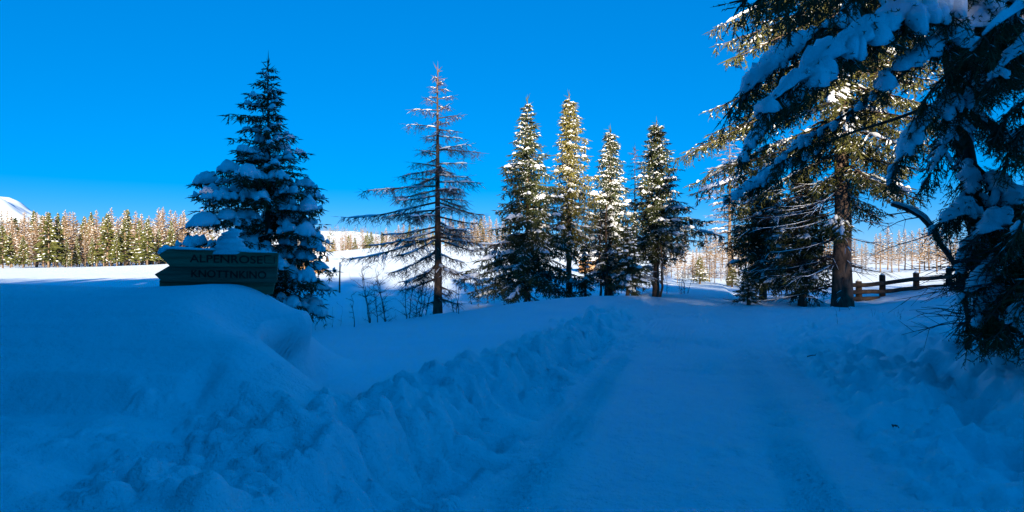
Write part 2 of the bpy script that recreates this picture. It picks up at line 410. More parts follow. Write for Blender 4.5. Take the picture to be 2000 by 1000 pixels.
# ------------------------------------------------------------------ tree machinery
def spray(P, lsec, rng, bufB, bufC, bufS, spacing=.12, sec_gap=.14, tl=.16, tw=.028, hang=.25, nk=4, nl=.035, nw=.008,
          snow=.7, sw=.10, sh=.08, br=.014, s0=.18, bare=0.0, sec_ang=55, sec_droop=.25, sn_sec=.6, sides=5, snow_range=(.15, 1.0), hi=False, cur=0.0, curl=.3, frost=0.0, pads=None):
    """one bough: limb, side twigs in a drooping fan, needles, snow cushions on top"""
    P = np.asarray(P, float); Ln = np.linalg.norm(np.diff(P, axis=0), axis=1).sum()
    if Ln < .05: return
    tube(bufB, P, np.linspace(br, br * .25, len(P)), sides if not hi else 7, cap=False)
    ns = max(3, int(Ln * (1 - s0) / sec_gap)); Pd = resample(P, 40); Td = unit(np.gradient(Pd, axis=0))
    Bs, Ds, Ls = [], [], []
    secs = []
    for i in range(ns):
        s = s0 + (1 - s0) * (i + rng.random() * .7) / ns; s = min(s, .985); k = int(s * 39)
        p = Pd[k]; T = Td[k]; N = unit(np.cross(T, UP))
        shape = min(1., .45 + 1.6 * (s - s0)) * (1.08 - s) / .75
        for side in (-1, 1):
            if rng.random() < .08: continue
            a = math.radians(sec_ang + rng.uniform(-14, 14))
            l = max(tl * .8, lsec * min(1.1, shape) * rng.uniform(.6, 1.15))
            d = unit(T * math.cos(a) + N * side * math.sin(a) + UP * rng.uniform(-.12, .1))
            u = np.linspace(0, 1, 4)[:, None]
            sp = p + d * l * u - UP * l * sec_droop * u ** 2 * rng.uniform(.5, 1.5)
            secs.append(sp)
            m = max(2, int(l / spacing * 2)); uu = (np.arange(m) + rng.random(m)) / m * (1 - bare) + bare; uu = np.minimum(uu, 1)
            bp = p + d * l * uu[:, None] - UP * l * sec_droop * (uu[:, None] ** 2)
            lat = unit(np.cross(d, UP)); sg = np.where(np.arange(m) % 2 == 0, 1., -1.)[:, None]
            dd_ = unit(d * .75 + lat * sg * rng.uniform(.35, .9, (m, 1)) - UP * hang * rng.uniform(0, 1.6, (m, 1)) + rng.normal(size=(m, 3)) * .12)
            Bs.append(bp); Ds.append(dd_); Ls.append(tl * rng.uniform(.6, 1.25, m) * (1.1 - .35 * uu))
            Bs.append(sp[-1:]); Ds.append(unit(sp[-1:] - sp[-2:-1])); Ls.append(np.array([tl * 1.1]))
    m = max(4, int(Ln / spacing * 1.5)); kk = (s0 * 39 + rng.random(m) * 39 * (1 - s0)).astype(int)
    lat = unit(np.cross(Td[kk], UP)) * rng.choice([-1., 1.], (m, 1))
    Bs.append(Pd[kk]); Ds.append(unit(Td[kk] * .8 + lat * rng.uniform(.1, .9, (m, 1)) - UP * hang * rng.uniform(-.6, 1.8, (m, 1)))); Ls.append(tl * rng.uniform(.7, 1.3, m))
    Bs.append(Pd[-1:]); Ds.append(Td[-1:]); Ls.append(np.array([tl * 1.3]))
    if cur > 0:          # pendulous branchlets hanging below the limb and its side shoots
        nc = int(Ln * (1 - s0) * cur); kk = (s0 * 39 + rng.random(nc) * 39 * (1 - s0)).astype(int); base = [Pd[kk]]
        for sp in secs:
            mc = int(np.linalg.norm(sp[-1] - sp[0]) * cur * .6 + rng.random())
            if mc: base.append(sp[0] + (sp[-1] - sp[0]) * rng.uniform(.1, .95, (mc, 1)))
        cb = np.concatenate(base); nc = len(cb)
        if nc:
            cd = unit(-UP + rng.normal(size=(nc, 3)) * [.28, .28, .1]); cl = curl * rng.uniform(.4, 1.2, nc)
            Bs.append(cb); Ds.append(cd); Ls.append(cl)
            for _ in range(4):
                u_ = rng.uniform(.1, .9, (nc, 1)); Bs.append(cb + cd * cl[:, None] * u_)
                dx_ = rng.normal(size=(nc, 3)); dx_[:, 2] = -.9; Ds.append(unit(dx_)); Ls.append(tl * rng.uniform(.5, .95, nc))
    if hi and snow > 0:      # shoots that stick out of the snow load
        m = int(Ln * 16); kk = (s0 * 39 + rng.random(m) * 39 * (1 - s0)).astype(int); lat = unit(np.cross(Td[kk], UP)) * rng.uniform(-1, 1, (m, 1))
        Bs.append(Pd[kk] + lat * sw * .6 + UP * sh * rng.uniform(.1, .8, (m, 1))); Ds.append(unit(Td[kk] + lat + UP * rng.uniform(-.2, .5, (m, 1)))); Ls.append(tl * rng.uniform(.8, 1.3, m))
    B = np.concatenate(Bs); D = np.concatenate(Ds); L = np.concatenate(Ls)
    spindles(bufC, B, D, L, tw, rng); needles(bufC, B, D, L, nk, nl, nw, rng)
    if frost > 0:
        f_ = (rng.random(len(B)) < frost) & (D[:, 2] > -.8)
        spindles(bufS, B[f_] + UP * tw * .55, D[f_] + UP * .05, L[f_] * .85, tw * .85, rng, mid=.5)
    for sp in secs: tube(bufB, sp[[0, 2, 3]], np.array([br * .4, br * .25, br * .15]), 3, cap=False)
    if snow > 0 and rng.random() < snow:
        a, b = snow_range; a += rng.uniform(0, .25); b -= rng.uniform(0, .12)
        a, b = int(a * 39), max(int(b * 39), int(a * 39) + 6)
        pieces = [(a, b)] if (hi and rng.random() < .5) or b - a < 14 else [(a, (a + b) // 2 - rng.integers(1, 5)), ((a + b) // 2 + rng.integers(0, 4), b)]
        for (a_, b_) in pieces:
            f = rng.uniform(.7, 1.3)
            n = 30 if hi else 8
            tgt = bufS
            if pads is not None: tgt = Buf(); pads.append(tgt)
            snow_sweep(tgt, Pd[a_:b_ + 1], sw * f, sh * f, rng, n, 16 if hi else 9, .22 if hi else .3, up_off=sh * .25)
        for sp in secs:
            if rng.random() < sn_sec:
                q = resample(sp, 6)[1:]
                snow_sweep(bufS, q, sw * rng.uniform(.35, .62), sh * rng.uniform(.4, .8), rng, 7 if hi else 4, 8 if hi else 5, .3, up_off=sh * .15)

def outline_fn(tab, Y, base_py):
    tab = sorted(tab); py = np.array([t[0] for t in tab], float); l = np.array([t[1] for t in tab], float); r = np.array([t[2] for t in tab], float)
    z = (base_py - py) / FPX * Y; l = l / FPX * Y; r = r / FPX * Y; o = np.argsort(z)
    return z[o], l[o], r[o]

def conifer(name, loc, H, tab, rng, label, cat="tree", group=None, nb=90, trunk_r=.12, crown_base=0.05, mat="needle", bark="bark", lean=(0, 0),
            drop=(.35, -.45), snow_fn=None, lsec=.32, droop_c=.12, top_spike=.35, snowmat="tsnow", trunk_k=10, zpow=1.0, depth_r=1.0, inner=0, brf=.16, wide=1.0, split_pads=False, irr=.66, **kw):
    """tab: heights, left radius, right radius of the crown outline (metres)"""
    z, l, r = tab
    root = empty(name, loc); tag(root, label, cat, group)
    bT, bB, bC, bS = Buf(), Buf(), Buf(), Buf(); pads = [] if split_pads else None
    def axis(zz): t = zz / H; return np.array([lean[0] * t * t, lean[1] * t * t, zz])
    n = 14; zz = np.linspace(-.5, H, n)
    Pt = np.array([axis(v) for v in zz]); Pt[:, :2] += rng.normal(size=(n, 2)) * trunk_r * .08
    rad = trunk_r * (1 - np.clip(zz / H, 0, 1) * .93) * (1 + .35 * np.exp(-np.maximum(zz, 0) / .35))
    tube(bT, Pt, rad, trunk_k)
    for i in range(nb):
        t = crown_base + (1 - crown_base - .02) * ((i + rng.random()) / nb) ** zpow
        zt = t * H; az = i * 2.399963 + rng.uniform(-.45, .45)
        rl, rr_ = np.interp(zt, z, l), np.interp(zt, z, r); w = .5 + .5 * math.cos(az)
        R = (rl * (1 - w) + rr_ * w) * rng.uniform(irr, 1.12) * (1 + (wide - 1) * (1.6 - 2.4 * t)) * (1 - (1 - depth_r) * abs(math.sin(az)))
        if R < .05: continue
        dr = drop[0] + (drop[1] - drop[0]) * t + rng.uniform(-.10, .10)
        zr = min(max(zt + R * dr, .12), H * .985)
        p0 = axis(zr); tip = axis(zt) * [1, 1, 0] + np.array([math.cos(az) * R, math.sin(az) * R, zt])
        mid = p0 * .45 + tip * .55 + UP * R * droop_c
        P = bez(p0, mid, tip, 9)
        if dr > .1: P[:, 2] += R * .10 * np.linspace(0, 1, 9) ** 4
        sn = snow_fn(t, az) if snow_fn else .7
        k2 = dict(kw); s_scale = np.clip(R / 1.2, .35, 1.15)
        k2["sw"] = kw.get("sw", .10) * s_scale; k2["sh"] = kw.get("sh", .08) * s_scale
        k2['tl'] = kw['tl'] * (.45 + .55 * min(1, R / .9)); k2['curl'] = kw.get('curl', .3) * np.clip(R / 1.2, .12, 1.)
        spray(P, lsec * np.clip(R / 1.3, .25, 1.2), rng, bB, bC, bS, snow=sn, br=max(.006, trunk_r * brf * (1 - .6 * t)), pads=pads, **k2)
    for i in range(inner):
        t = crown_base + (.97 - crown_base) * rng.random(); zt = t * H; az = rng.uniform(0, 6.28)
        R = .5 * (np.interp(zt, z, l) + np.interp(zt, z, r)) * rng.uniform(.3, .62)
        if R < .06: continue
        p0 = axis(zt); tip = axis(zt) + np.array([math.cos(az) * R, math.sin(az) * R, -R * (drop[0] + (drop[1] - drop[0]) * t)])
        k2 = dict(kw); k2["s0"] = .05
        spray(bez(p0, (p0 + tip) / 2 + UP * .1 * R, tip, 6), lsec * np.clip(R / 1.0, .3, .8), rng, bB, bC, bS, snow=.25, br=.008, **k2)
    # leader at the top with upright shoots
    m = 14
    B = np.array([axis(H * (1 - .07 * rng.random())) for _ in range(m)]); D = rng.normal(size=(m, 3)) * .5 + UP * rng.uniform(.1, 1.3, (m, 1))
    spindles(bC, B, D, rng.uniform(.12, .3, m) * H / 7, .03, rng)
    spindles(bC, axis(H * .96)[None], UP[None], top_spike * 1.6, .035, rng)
    bT.obj("trunk", M[bark], root); bB.obj("branches", M[bark], root); bC.obj("crown", M[mat], root, smooth=False)
    if bS.V: bS.obj("snow_cover", M[snowmat], root)["kind"] = "stuff"
    for pb in (pads or []): pb.obj("snow_pad", M[snowmat], root)
    return root

def tree_px(name, px, Y, base_py, top_py, tabpx, seed, label, **kw):
    rng = np.random.default_rng(seed)
    x = (px - 1000) / FPX * Y; zb = CAMZ - (base_py - 500) / FPX * Y; g = gz(x, Y)
    H = (base_py - top_py) / FPX * Y
    tab = outline_fn(tabpx, Y, base_py)
    dz = zb - g                                   # keep the photo's top height, stand on the ground
    tab = (tab[0] + dz, tab[1], tab[2])
    return conifer(name, (x, Y, g), H + dz, tab, rng, label, **kw)

# ------------------------------------------------------------------ main trees in the middle distance
A_TAB = [(112, 2, 2), (150, 22, 22), (200, 62, 36), (225, 72, 40), (250, 76, 50), (300, 92, 84), (335, 60, 88), (350, 110, 88), (365, 155, 90), (400, 168, 98),
         (450, 172, 110), (500, 150, 118), (560, 110, 124), (610, 90, 118), (650, 60, 100)]
tree_px("spruce_tree", 524, 17, 655, 118, A_TAB, 12, "tall shaded spruce with thick blue snow pads behind the signpost", wide=1.10, split_pads=True, frost=.12, nb=96, inner=34, cur=5, curl=.24, trunk_r=.11, crown_base=.04,
        drop=(.34, -.25), lsec=.46, sw=.15, sh=.16, snow_fn=lambda t, a: .80 if t < .8 else .35, tl=.17, tw=.030, spacing=.11, sec_gap=.14, nk=2, nl=.055, nw=.012, hang=.45, sn_sec=.55, s0=.08)

B_TAB = [(128, 3, 3), (160, 20, 18), (200, 55, 40), (240, 64, 55), (270, 50, 66), (300, 105, 82), (330, 112, 82), (380, 150, 100), (400, 130, 105), (440, 140, 108), (490, 150, 100), (520, 150, 70), (560, 130, 60), (585, 40, 40)]
rng_l = np.random.default_rng(2)
tree_px("larch_tree", 855, 20, 622, 135, B_TAB, 23, "bare larch with snow-lined branches beside the bare shrubs", irr=.42, wide=1.30, frost=.10, nb=76, trunk_r=.135, crown_base=.07, mat="larch", bark="bark", brf=.30,
        drop=(.48, -.25), droop_c=.02, lsec=.48, sw=.032, sh=.034, snow_fn=lambda t, a: .9 if t < .7 else .85, tl=.22, tw=.012, spacing=.12, sec_gap=.14,
        nk=0, hang=.9, sn_sec=.30, cur=4, curl=.26, sec_droop=.35, snow_range=(.02, 1.0))

C1_TAB = [(190, 2, 2), (210, 12, 12), (240, 28, 26), (290, 38, 40), (340, 52, 52), (400, 50, 62), (450, 54, 70), (500, 66, 74), (540, 78, 78), (570, 80, 76), (590, 72, 70)]
tree_px("spruce_tree", 1030, 26, 592, 195, C1_TAB, 31, "dense dark spruce, leftmost of the group along the road", split_pads=True, frost=.16, wide=1.48, nb=130, trunk_r=.12, crown_base=.02, drop=(.42, -.2), lsec=.42,
        sw=.075, sh=.09, snow_fn=lambda t, a: .40 if t < .75 else .85, tl=.20, tw=.038, spacing=.12, sec_gap=.18, nk=1, nl=.08, nw=.024, hang=.6, sn_sec=.40, inner=60, cur=5, curl=.42, s0=.06)
C2_TAB = [(178, 2, 2), (200, 12, 14), (230, 24, 28), (265, 26, 36), (300, 26, 40), (350, 34, 46), (400, 38, 48), (440, 30, 44), (480, 18, 40), (520, 12, 30), (560, 8, 20)]
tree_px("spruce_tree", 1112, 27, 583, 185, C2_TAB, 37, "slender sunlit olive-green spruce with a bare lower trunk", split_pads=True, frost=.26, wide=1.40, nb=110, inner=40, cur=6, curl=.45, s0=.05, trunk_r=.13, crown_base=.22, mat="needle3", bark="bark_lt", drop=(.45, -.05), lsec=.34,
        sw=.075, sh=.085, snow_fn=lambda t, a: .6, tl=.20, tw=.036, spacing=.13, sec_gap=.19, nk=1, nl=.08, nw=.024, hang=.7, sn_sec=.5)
C3_TAB = [(245, 2, 2), (270, 14, 14), (300, 26, 24), (340, 38, 32), (380, 42, 36), (420, 46, 40), (470, 44, 44), (520, 34, 50), (560, 30, 55), (585, 26, 55)]
tree_px("spruce_tree", 1192, 28, 584, 252, C3_TAB, 41, "thickly snowed spruce in the middle of the group along the road", split_pads=True, frost=.36, wide=1.52, nb=120, inner=50, cur=6, curl=.4, s0=.06, trunk_r=.11, crown_base=.10, drop=(.42, -.1), lsec=.36,
        sw=.08, sh=.09, snow_fn=lambda t, a: .7, tl=.20, tw=.032, spacing=.13, sec_gap=.18, nk=1, nl=.08, nw=.024, hang=.5, sn_sec=.7)
C4_TAB = [(232, 2, 2), (255, 18, 20), (300, 34, 42), (330, 44, 48), (370, 48, 56), (400, 46, 72), (430, 50, 78), (462, 44, 88), (490, 38, 60), (515, 20, 30)]
tree_px("spruce_tree", 1282, 27.5, 578, 238, C4_TAB, 47, "spruce with a clear dark trunk at the right end of the roadside group", split_pads=True, frost=.24, wide=1.45, nb=110, inner=50, cur=6, curl=.35, s0=.06, trunk_r=.13, crown_base=.2, drop=(.30, -.25), lsec=.40,
        sw=.075, sh=.085, snow_fn=lambda t, a: .6, tl=.20, tw=.036, spacing=.13, sec_gap=.18, nk=1, nl=.08, nw=.024, hang=.4, sn_sec=.5)
S1 = [(425, 2, 2), (450, 14, 16), (500, 28, 36), (545, 34, 44), (580, 34, 46)]
tree_px("young_spruce", 1226, 25.5, 584, 440, S1, 53, "small snow-capped young spruce in front of the middle spruce", nb=60, inner=20, cur=5, curl=.3, trunk_r=.06, crown_base=.08, drop=(.40, -.2), lsec=.30,
        sw=.13, sh=.10, snow_fn=lambda t, a: .75, tl=.17, tw=.03, spacing=.12, sec_gap=.17, nk=3, nl=.05, nw=.012, hang=.5, sn_sec=.5)
S2 = [(470, 2, 2), (500, 10, 10), (540, 16, 18), (580, 18, 22)]
tree_px("young_spruce", 1143, 26, 582, 455, S2, 59, "thin shaded young spruce beside the slender olive-green spruce", nb=46, inner=16, cur=5, curl=.3, trunk_r=.06, crown_base=.05, drop=(.6, -.2), lsec=.22,
        sw=.10, sh=.09, snow_fn=lambda t, a: .7, tl=.16, tw=.03, spacing=.12, sec_gap=.16, nk=3, nl=.05, nw=.012, hang=.7, sn_sec=.5)
L2 = [(285, 3, 3), (320, 16, 16), (380, 22, 22), (450, 24, 24), (520, 16, 16)]
tree_px("larch_tree", 1240, 31, 580, 290, L2, 61, "thin bare larch standing between the two snowy roadside spruces", nb=44, trunk_r=.07, crown_base=.2, mat="larch", drop=(.1, -.3), lsec=.25,
        sw=.05, sh=.04, snow_fn=lambda t, a: .4, tl=.24, tw=.014, spacing=.2, sec_gap=.24, nk=0, hang=.6, sn_sec=.2)

# thin bare trunks among the group
def thin_trunk(px, Y, top_py, r, label, seed):
    rng = np.random.default_rng(seed); x = (px - 1000) / FPX * Y; g = gz(x, Y); H = CAMZ - (top_py - 500) / FPX * Y - g
    root = empty("bare_tree", (x, Y, g)); tag(root, label, "tree")
    b = Buf(); z = np.linspace(-.4, H, 9); P = np.stack([rng.normal(size=9) * .03, rng.normal(size=9) * .03, z], 1); tube(b, P, np.linspace(r, r * .3, 9), 7)
    b.obj("trunk", M["bark"], root)
    c, s = Buf(), Buf()
    for i in range(22):
        z0 = H * rng.uniform(.2, .97); a = rng.uniform(0, 6.28); l = rng.uniform(.3, .9); d = np.array([math.cos(a), math.sin(a), rng.uniform(-.1, .5)])
        p = np.array([0, 0, z0]) + np.linspace(0, 1, 5)[:, None] * d * l - UP * np.linspace(0, 1, 5)[:, None] ** 2 * .15 * l
        tube(c, p, np.linspace(.012, .004, 5), 4, cap=False)
        if rng.random() < .6: snow_sweep(s, p[1:], .03, .025, rng, 5, 6)
        m = 5; spindles(c, p[rng.integers(1, 5, m)], d + rng.normal(size=(m, 3)) * .6, .2, .012, rng)
    c.obj("branches", M["twig"], root)["kind"] = "stuff"; s.obj("snow_cover", M["tsnow"], root)["kind"] = "stuff"
thin_trunk(1293, 27, 440, .055, "thin bare stem close beside the clear-trunked spruce", 3)
thin_trunk(1172, 27.5, 420, .06, "slim dark stem left of two among the roadside spruces", 4)
thin_trunk(1184, 27.2, 400, .075, "thicker dark stem right of two among the roadside spruces", 5)
thin_trunk(1276, 33, 470, .05, "pale thin stem behind the clear-trunked spruce", 6)

# ------------------------------------------------------------------ right hand trees
D1 = [(262, 3, 3), (285, 20, 20), (330, 40, 40), (370, 52, 50), (410, 58, 55), (450, 50, 50), (500, 40, 40)]
tree_px("larch_tree", 1425, 40, 562, 262, D1, 67, "sunlit larch with golden snowy branches behind the big spruce", wide=1.15, nb=84, trunk_r=.14, crown_base=.15, mat="larch_far", bark="bark_lt", drop=(.2, -.1), lsec=.4,
        sw=.03, sh=.03, frost=.28, snow_fn=lambda t, a: .2, tl=.24, tw=.02, spacing=.16, sec_gap=.2, nk=0, hang=.4, sn_sec=.4)
for (px, Y, bp, tp, tab, sd, lab) in (
    (1490, 25, 592, 300, [(300, 3, 3), (340, 30, 28), (400, 60, 50), (450, 80, 60), (500, 70, 60), (560, 50, 60)], 71, "dark shaded spruce overhanging the road just left of the big trunk"),
    (1567, 22, 606, 330, [(330, 3, 3), (370, 28, 28), (430, 60, 50), (500, 70, 50), (560, 66, 50), (606, 50, 40)], 73, "dark bushy spruce close against the big trunk with boughs to the ground"),
):
    tree_px("spruce_tree", px, Y, bp, tp, tab, sd, lab, wide=1.15, frost=.15, nb=96, inner=44, cur=6, curl=.40, s0=.06, trunk_r=.12, crown_base=.08, drop=(.40, 0), lsec=.44, sw=.075, sh=.08,
            snow_fn=lambda t, a: .5, tl=.19, tw=.036, spacing=.12, sec_gap=.18, nk=1, nl=.08, nw=.024, hang=.5, sn_sec=.4)
for (px, Y, bp, tp, tab, sd, lab, mt) in (
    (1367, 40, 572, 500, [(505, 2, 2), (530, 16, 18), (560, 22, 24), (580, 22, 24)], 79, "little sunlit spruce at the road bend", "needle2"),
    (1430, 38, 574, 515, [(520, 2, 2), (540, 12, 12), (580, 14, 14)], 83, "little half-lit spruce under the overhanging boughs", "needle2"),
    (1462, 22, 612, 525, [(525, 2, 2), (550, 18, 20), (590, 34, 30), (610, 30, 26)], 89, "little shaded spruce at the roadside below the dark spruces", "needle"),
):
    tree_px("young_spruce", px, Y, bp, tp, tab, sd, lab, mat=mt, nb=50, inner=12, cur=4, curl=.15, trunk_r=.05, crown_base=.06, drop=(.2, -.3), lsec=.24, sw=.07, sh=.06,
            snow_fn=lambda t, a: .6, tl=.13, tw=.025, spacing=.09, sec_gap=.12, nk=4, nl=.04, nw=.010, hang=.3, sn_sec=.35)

# the big spruce with the thick trunk
E_TAB = [(-230, 3, 3), (-150, 60, 60), (-50, 150, 140), (50, 215, 190), (120, 235, 190), (200, 240, 170), (280, 250, 150), (330, 260, 130), (380, 240, 115), (430, 215, 90), (480, 200, 60), (520, 190, 40)]
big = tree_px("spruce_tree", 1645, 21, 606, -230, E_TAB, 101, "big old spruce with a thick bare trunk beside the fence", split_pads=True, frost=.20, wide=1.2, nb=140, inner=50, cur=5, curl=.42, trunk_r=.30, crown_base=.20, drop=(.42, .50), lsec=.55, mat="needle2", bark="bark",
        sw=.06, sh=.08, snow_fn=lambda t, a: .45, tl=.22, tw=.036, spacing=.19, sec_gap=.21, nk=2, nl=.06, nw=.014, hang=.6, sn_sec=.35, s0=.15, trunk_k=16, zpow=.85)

# dead lower branches of the big spruce
rng = np.random.default_rng(77)
bB, bS = Buf(), Buf()
for i in range(46):
    zr = rng.uniform(.9, 4.4); az = math.pi + rng.normal() * .7 if rng.random() < .72 else rng.uniform(0, 6.28); l = rng.uniform(1.2, 3.7)
    if math.cos(az) > 0: l *= .45
    d = np.array([math.cos(az), math.sin(az) * .8, 0]); t = np.linspace(0, 1, 9)[:, None]
    P = np.array([0, 0, zr]) + d * l * t - UP * l * (.32 * t - .16 * t ** 3) + rng.normal(size=(9, 3)) * .015
    tube(bB, P, np.linspace(.02, .005, 9), 4, cap=False)
    if rng.random() < .6: snow_sweep(bS, P[1:-1] + UP * .008, .014, .013, rng, 8, 6, .4)
    for j in range(int(l * 7)):
        k = rng.integers(2, 8); dd2 = d + rng.normal(size=3) * .6; dd2[2] = rng.uniform(-.5, .1); ll = rng.uniform(.2, .6)
        Q2 = P[k] + unit(dd2) * ll * np.linspace(0, 1, 4)[:, None] - UP * .1 * np.linspace(0, 1, 4)[:, None] ** 2
        tube(bB, Q2, np.linspace(.007, .003, 4), 3, cap=False)
        if rng.random() < .2: snow_sweep(bS, Q2, .009, .009, rng, 4, 5, .4)
o = bB.obj("dead_branches", M["twig"], big); o2 = bS.obj("branch_snow", M["tsnow"], big); o["kind"] = "stuff"; o2["kind"] = "stuff"

# the near spruce on the right: leaning trunk and heavy snow-laden boughs reaching over the road
rng = np.random.default_rng(404)
FX, FY = (1952 - 1000) / FPX * 9.2, 9.2
fg = gz(FX, FY)
froot = empty("spruce_tree", (FX, FY, fg))
tag(froot, "near spruce with snow-laden boughs reaching over the road from the right edge", "tree")
F0 = np.array([FX, FY, fg])
bT, bB, bC, bS = Buf(), Buf(), Buf(), Buf()
zz = np.linspace(-.4, 8.5, 14); ax = np.stack([-.165 * zz, zz * 0, zz], 1)
tube(bT, ax, .15 * (1 - .8 * np.clip(zz / 8.5, 0, 1)), 14)
def faxis(z): return np.array([np.interp(z, zz, ax[:, 0]), 0, z])
NEAR = dict(spacing=.085, sec_gap=.105, tl=.15, tw=.013, hang=.9, nk=8, nl=.036, nw=.0095, s0=.10, sec_droop=.65, hi=True, cur=13, curl=.28)
fpads = []
def fbough(pts, lsec=.5, snow=1, sw=.17, sh=.14, br=.03, sn_sec=.6, root_z=None, rng_range=(.15, 1.), **kw):
    P = np.array([at(*p) for p in pts]) - F0
    if root_z is not None: P = np.concatenate([faxis(root_z)[None], P])
    Pd = resample(P, 60)
    ker = np.ones(9) / 9; Pp = np.concatenate([np.repeat(Pd[:1], 4, 0), Pd, np.repeat(Pd[-1:], 4, 0)])
    Ps = np.stack([np.convolve(Pp[:, i], ker, "valid") for i in range(3)], 1); Ps[0] = Pd[0]; Ps[-1] = Pd[-1]
    k = dict(NEAR); k.update(kw)
    spray(resample(Ps, 16), lsec, rng, bB, bC, bS, snow=snow, sw=sw, sh=sh, br=br, sn_sec=sn_sec, snow_range=rng_range, pads=fpads, frost=.10, **k)
fbough([(1905, -70, 7.4), (1800, 20, 6.9), (1700, 70, 6.6), (1600, 125, 6.4), (1530, 180, 6.3), (1478, 226, 6.25)], .52, sw=.20, sh=.19, root_z=5.6, rng_range=(.38, 1.0), sn_sec=.55, snow=2)
fbough([(1780, -110, 7.3), (1640, 30, 7.0), (1550, 95, 6.9), (1470, 155, 6.9), (1412, 232, 6.9)], .50, sw=.12, sh=.10, root_z=6.3, rng_range=(.7, 1.0), snow=2, sn_sec=.3)
fbough([(1800, -190, 6.3), (1650, -60, 5.9), (1520, -12, 5.6), (1425, 6, 5.5)], .36, sw=.05, sh=.04, root_z=6.8, snow=0)
fbough([(1840, -160, 6.6), (1700, -50, 6.2), (1580, 10, 6.0), (1515, 36, 5.9)], .36, sw=.08, sh=.07, root_z=6.7, snow=0)
fbough([(2000, -40, 7.4), (1905, 40, 7.1), (1835, 88, 6.9), (1770, 105, 6.8), (1716, 168, 6.8)], .46, sw=.17, sh=.14, root_z=5.2, rng_range=(.3, 1.0), snow=2)
fbough([(1960, 60, 7.6), (1880, 120, 7.3), (1820, 170, 7.2), (1790, 225, 7.2)], .50, sw=.10, sh=.08, root_z=4.9, snow=.6, hang=1.1)
fbough([(1960, 110, 7.9), (1860, 190, 7.6), (1790, 250, 7.5), (1750, 310, 7.5), (1742, 350, 7.5)], .42, sw=.12, sh=.12, root_z=4.2, rng_range=(.6, 1.), snow=2, hang=1.0)
fbough([(1900, 180, 8.6), (1860, 250, 8.2), (1830, 310, 8.0), (1800, 375, 8.0)], .42, sw=.06, sh=.05, root_z=4.0, snow=.4, hang=1.0)
fbough([(1870, 40, 8.6), (1760, 150, 8.8), (1650, 225, 9.0), (1560, 285, 9.2), (1500, 325, 9.3)], .42, sw=.09, sh=.08, root_z=4.9, rng_range=(.55, 1.), snow=2, s0=.5)
fbough([(1880, 180, 9.0), (1760, 230, 9.2), (1640, 265, 9.5), (1540, 320, 9.8), (1470, 365, 10), (1415, 392, 10)], .40, sw=.10, sh=.08, root_z=4.0, rng_range=(.55, 1.), snow=2, s0=.55)
fbough([(1800, -60, 8.3), (1660, 80, 8.5), (1560, 180, 8.6), (1480, 240, 8.7), (1440, 330, 8.7)], .50, sw=.12, sh=.10, root_z=5.4, rng_range=(.6, 1.), snow=2, s0=.3)
# dense crown towards the right edge
for (pts, rz, sn) in (
    ([(2060, 60, 8.2), (2000, 110, 7.6), (1940, 150, 7.3), (1925, 200, 7.2)], 4.7, .8),
    ([(2150, -20, 7.6), (2040, 60, 7.0), (1960, 120, 6.7), (1930, 170, 6.7)], 5.2, .7),
    ([(2090, 130, 8.0), (2010, 190, 7.5), (1960, 230, 7.3), (1940, 280, 7.3)], 4.0, .7),
    ([(2160, 100, 8.0), (2060, 200, 7.4), (1990, 250, 7.2), (1960, 330, 7.2)], 4.1, .6),
    ([(2050, -120, 8.2), (1960, -40, 7.6), (1880, 10, 7.4), (1830, 60, 7.4)], 5.9, .5),
    ([(2080, -60, 9.4), (1990, 30, 9.3), (1930, 70, 9.2), (1850, 170, 9.2)], 5.2, .5),
    ([(2180, -80, 6.6), (2050, -10, 6.2), (1960, 30, 6.0), (1900, 90, 6.0)], 6.0, .7),
    ([(1990, 280, 8.8), (2040, 320, 8.6), (2080, 380, 8.6)], 3.6, .5),
    ([(1900, 395, 8.6), (1862, 418, 8.3), (1826, 446, 8.1)], 2.9, 2),
    ([(1990, 395, 8.4), (1950, 430, 7.9), (1890, 480, 7.7)], 2.7, .9),
    ([(2040, 410, 8.2), (1990, 450, 7.6), (1930, 520, 7.4)], 2.6, .9),
    ([(1960, 440, 8.6), (1910, 470, 8.2), (1862, 520, 8.0)], 2.3, 2),
    ([(1985, 490, 8.3), (1940, 520, 7.8), (1885, 580, 7.5)], 2.0, .9),
    ([(2030, 520, 8.0), (1980, 560, 7.4), (1925, 630, 7.2)], 1.9, .9),
    ([(1980, 545, 8.3), (1935, 580, 7.8), (1880, 640, 7.4)], 1.6, .9),
    ([(2040, 570, 7.9), (1990, 610, 7.2), (1940, 662, 6.9)], 1.5, .9),
    ([(2000, 590, 8.1), (1955, 620, 7.6), (1905, 662, 7.2)], 1.3, .9),
    ([(2080, 480, 7.8), (2040, 530, 7.0), (1990, 600, 6.8)], 2.1, .9),
    ([(2090, 580, 7.6), (2050, 620, 6.9), (2000, 672, 6.7)], 1.5, .8),
    ([(1940, 505, 8.7), (1895, 520, 8.5), (1856, 546, 8.4)], 1.8, 2),
    ([(2150, 300, 7.6), (2060, 360, 7.0), (2000, 420, 6.8), (1975, 480, 6.8)], 3.2, .8),
):
    fbough(pts, .42, sw=.11, sh=.10, root_z=rz, snow=min(sn, .75) if sn < 2 else sn, sn_sec=.25, hang=.9)
bT.obj("trunk", M["bark"], froot); bB.obj("branches", M["bark"], froot); bC.obj("crown", M["needle"], froot, smooth=False); bS.obj("snow_cover", M["tsnow"], froot)["kind"] = "stuff"
for pb in fpads: pb.obj("snow_pad", M["tsnow"], froot)
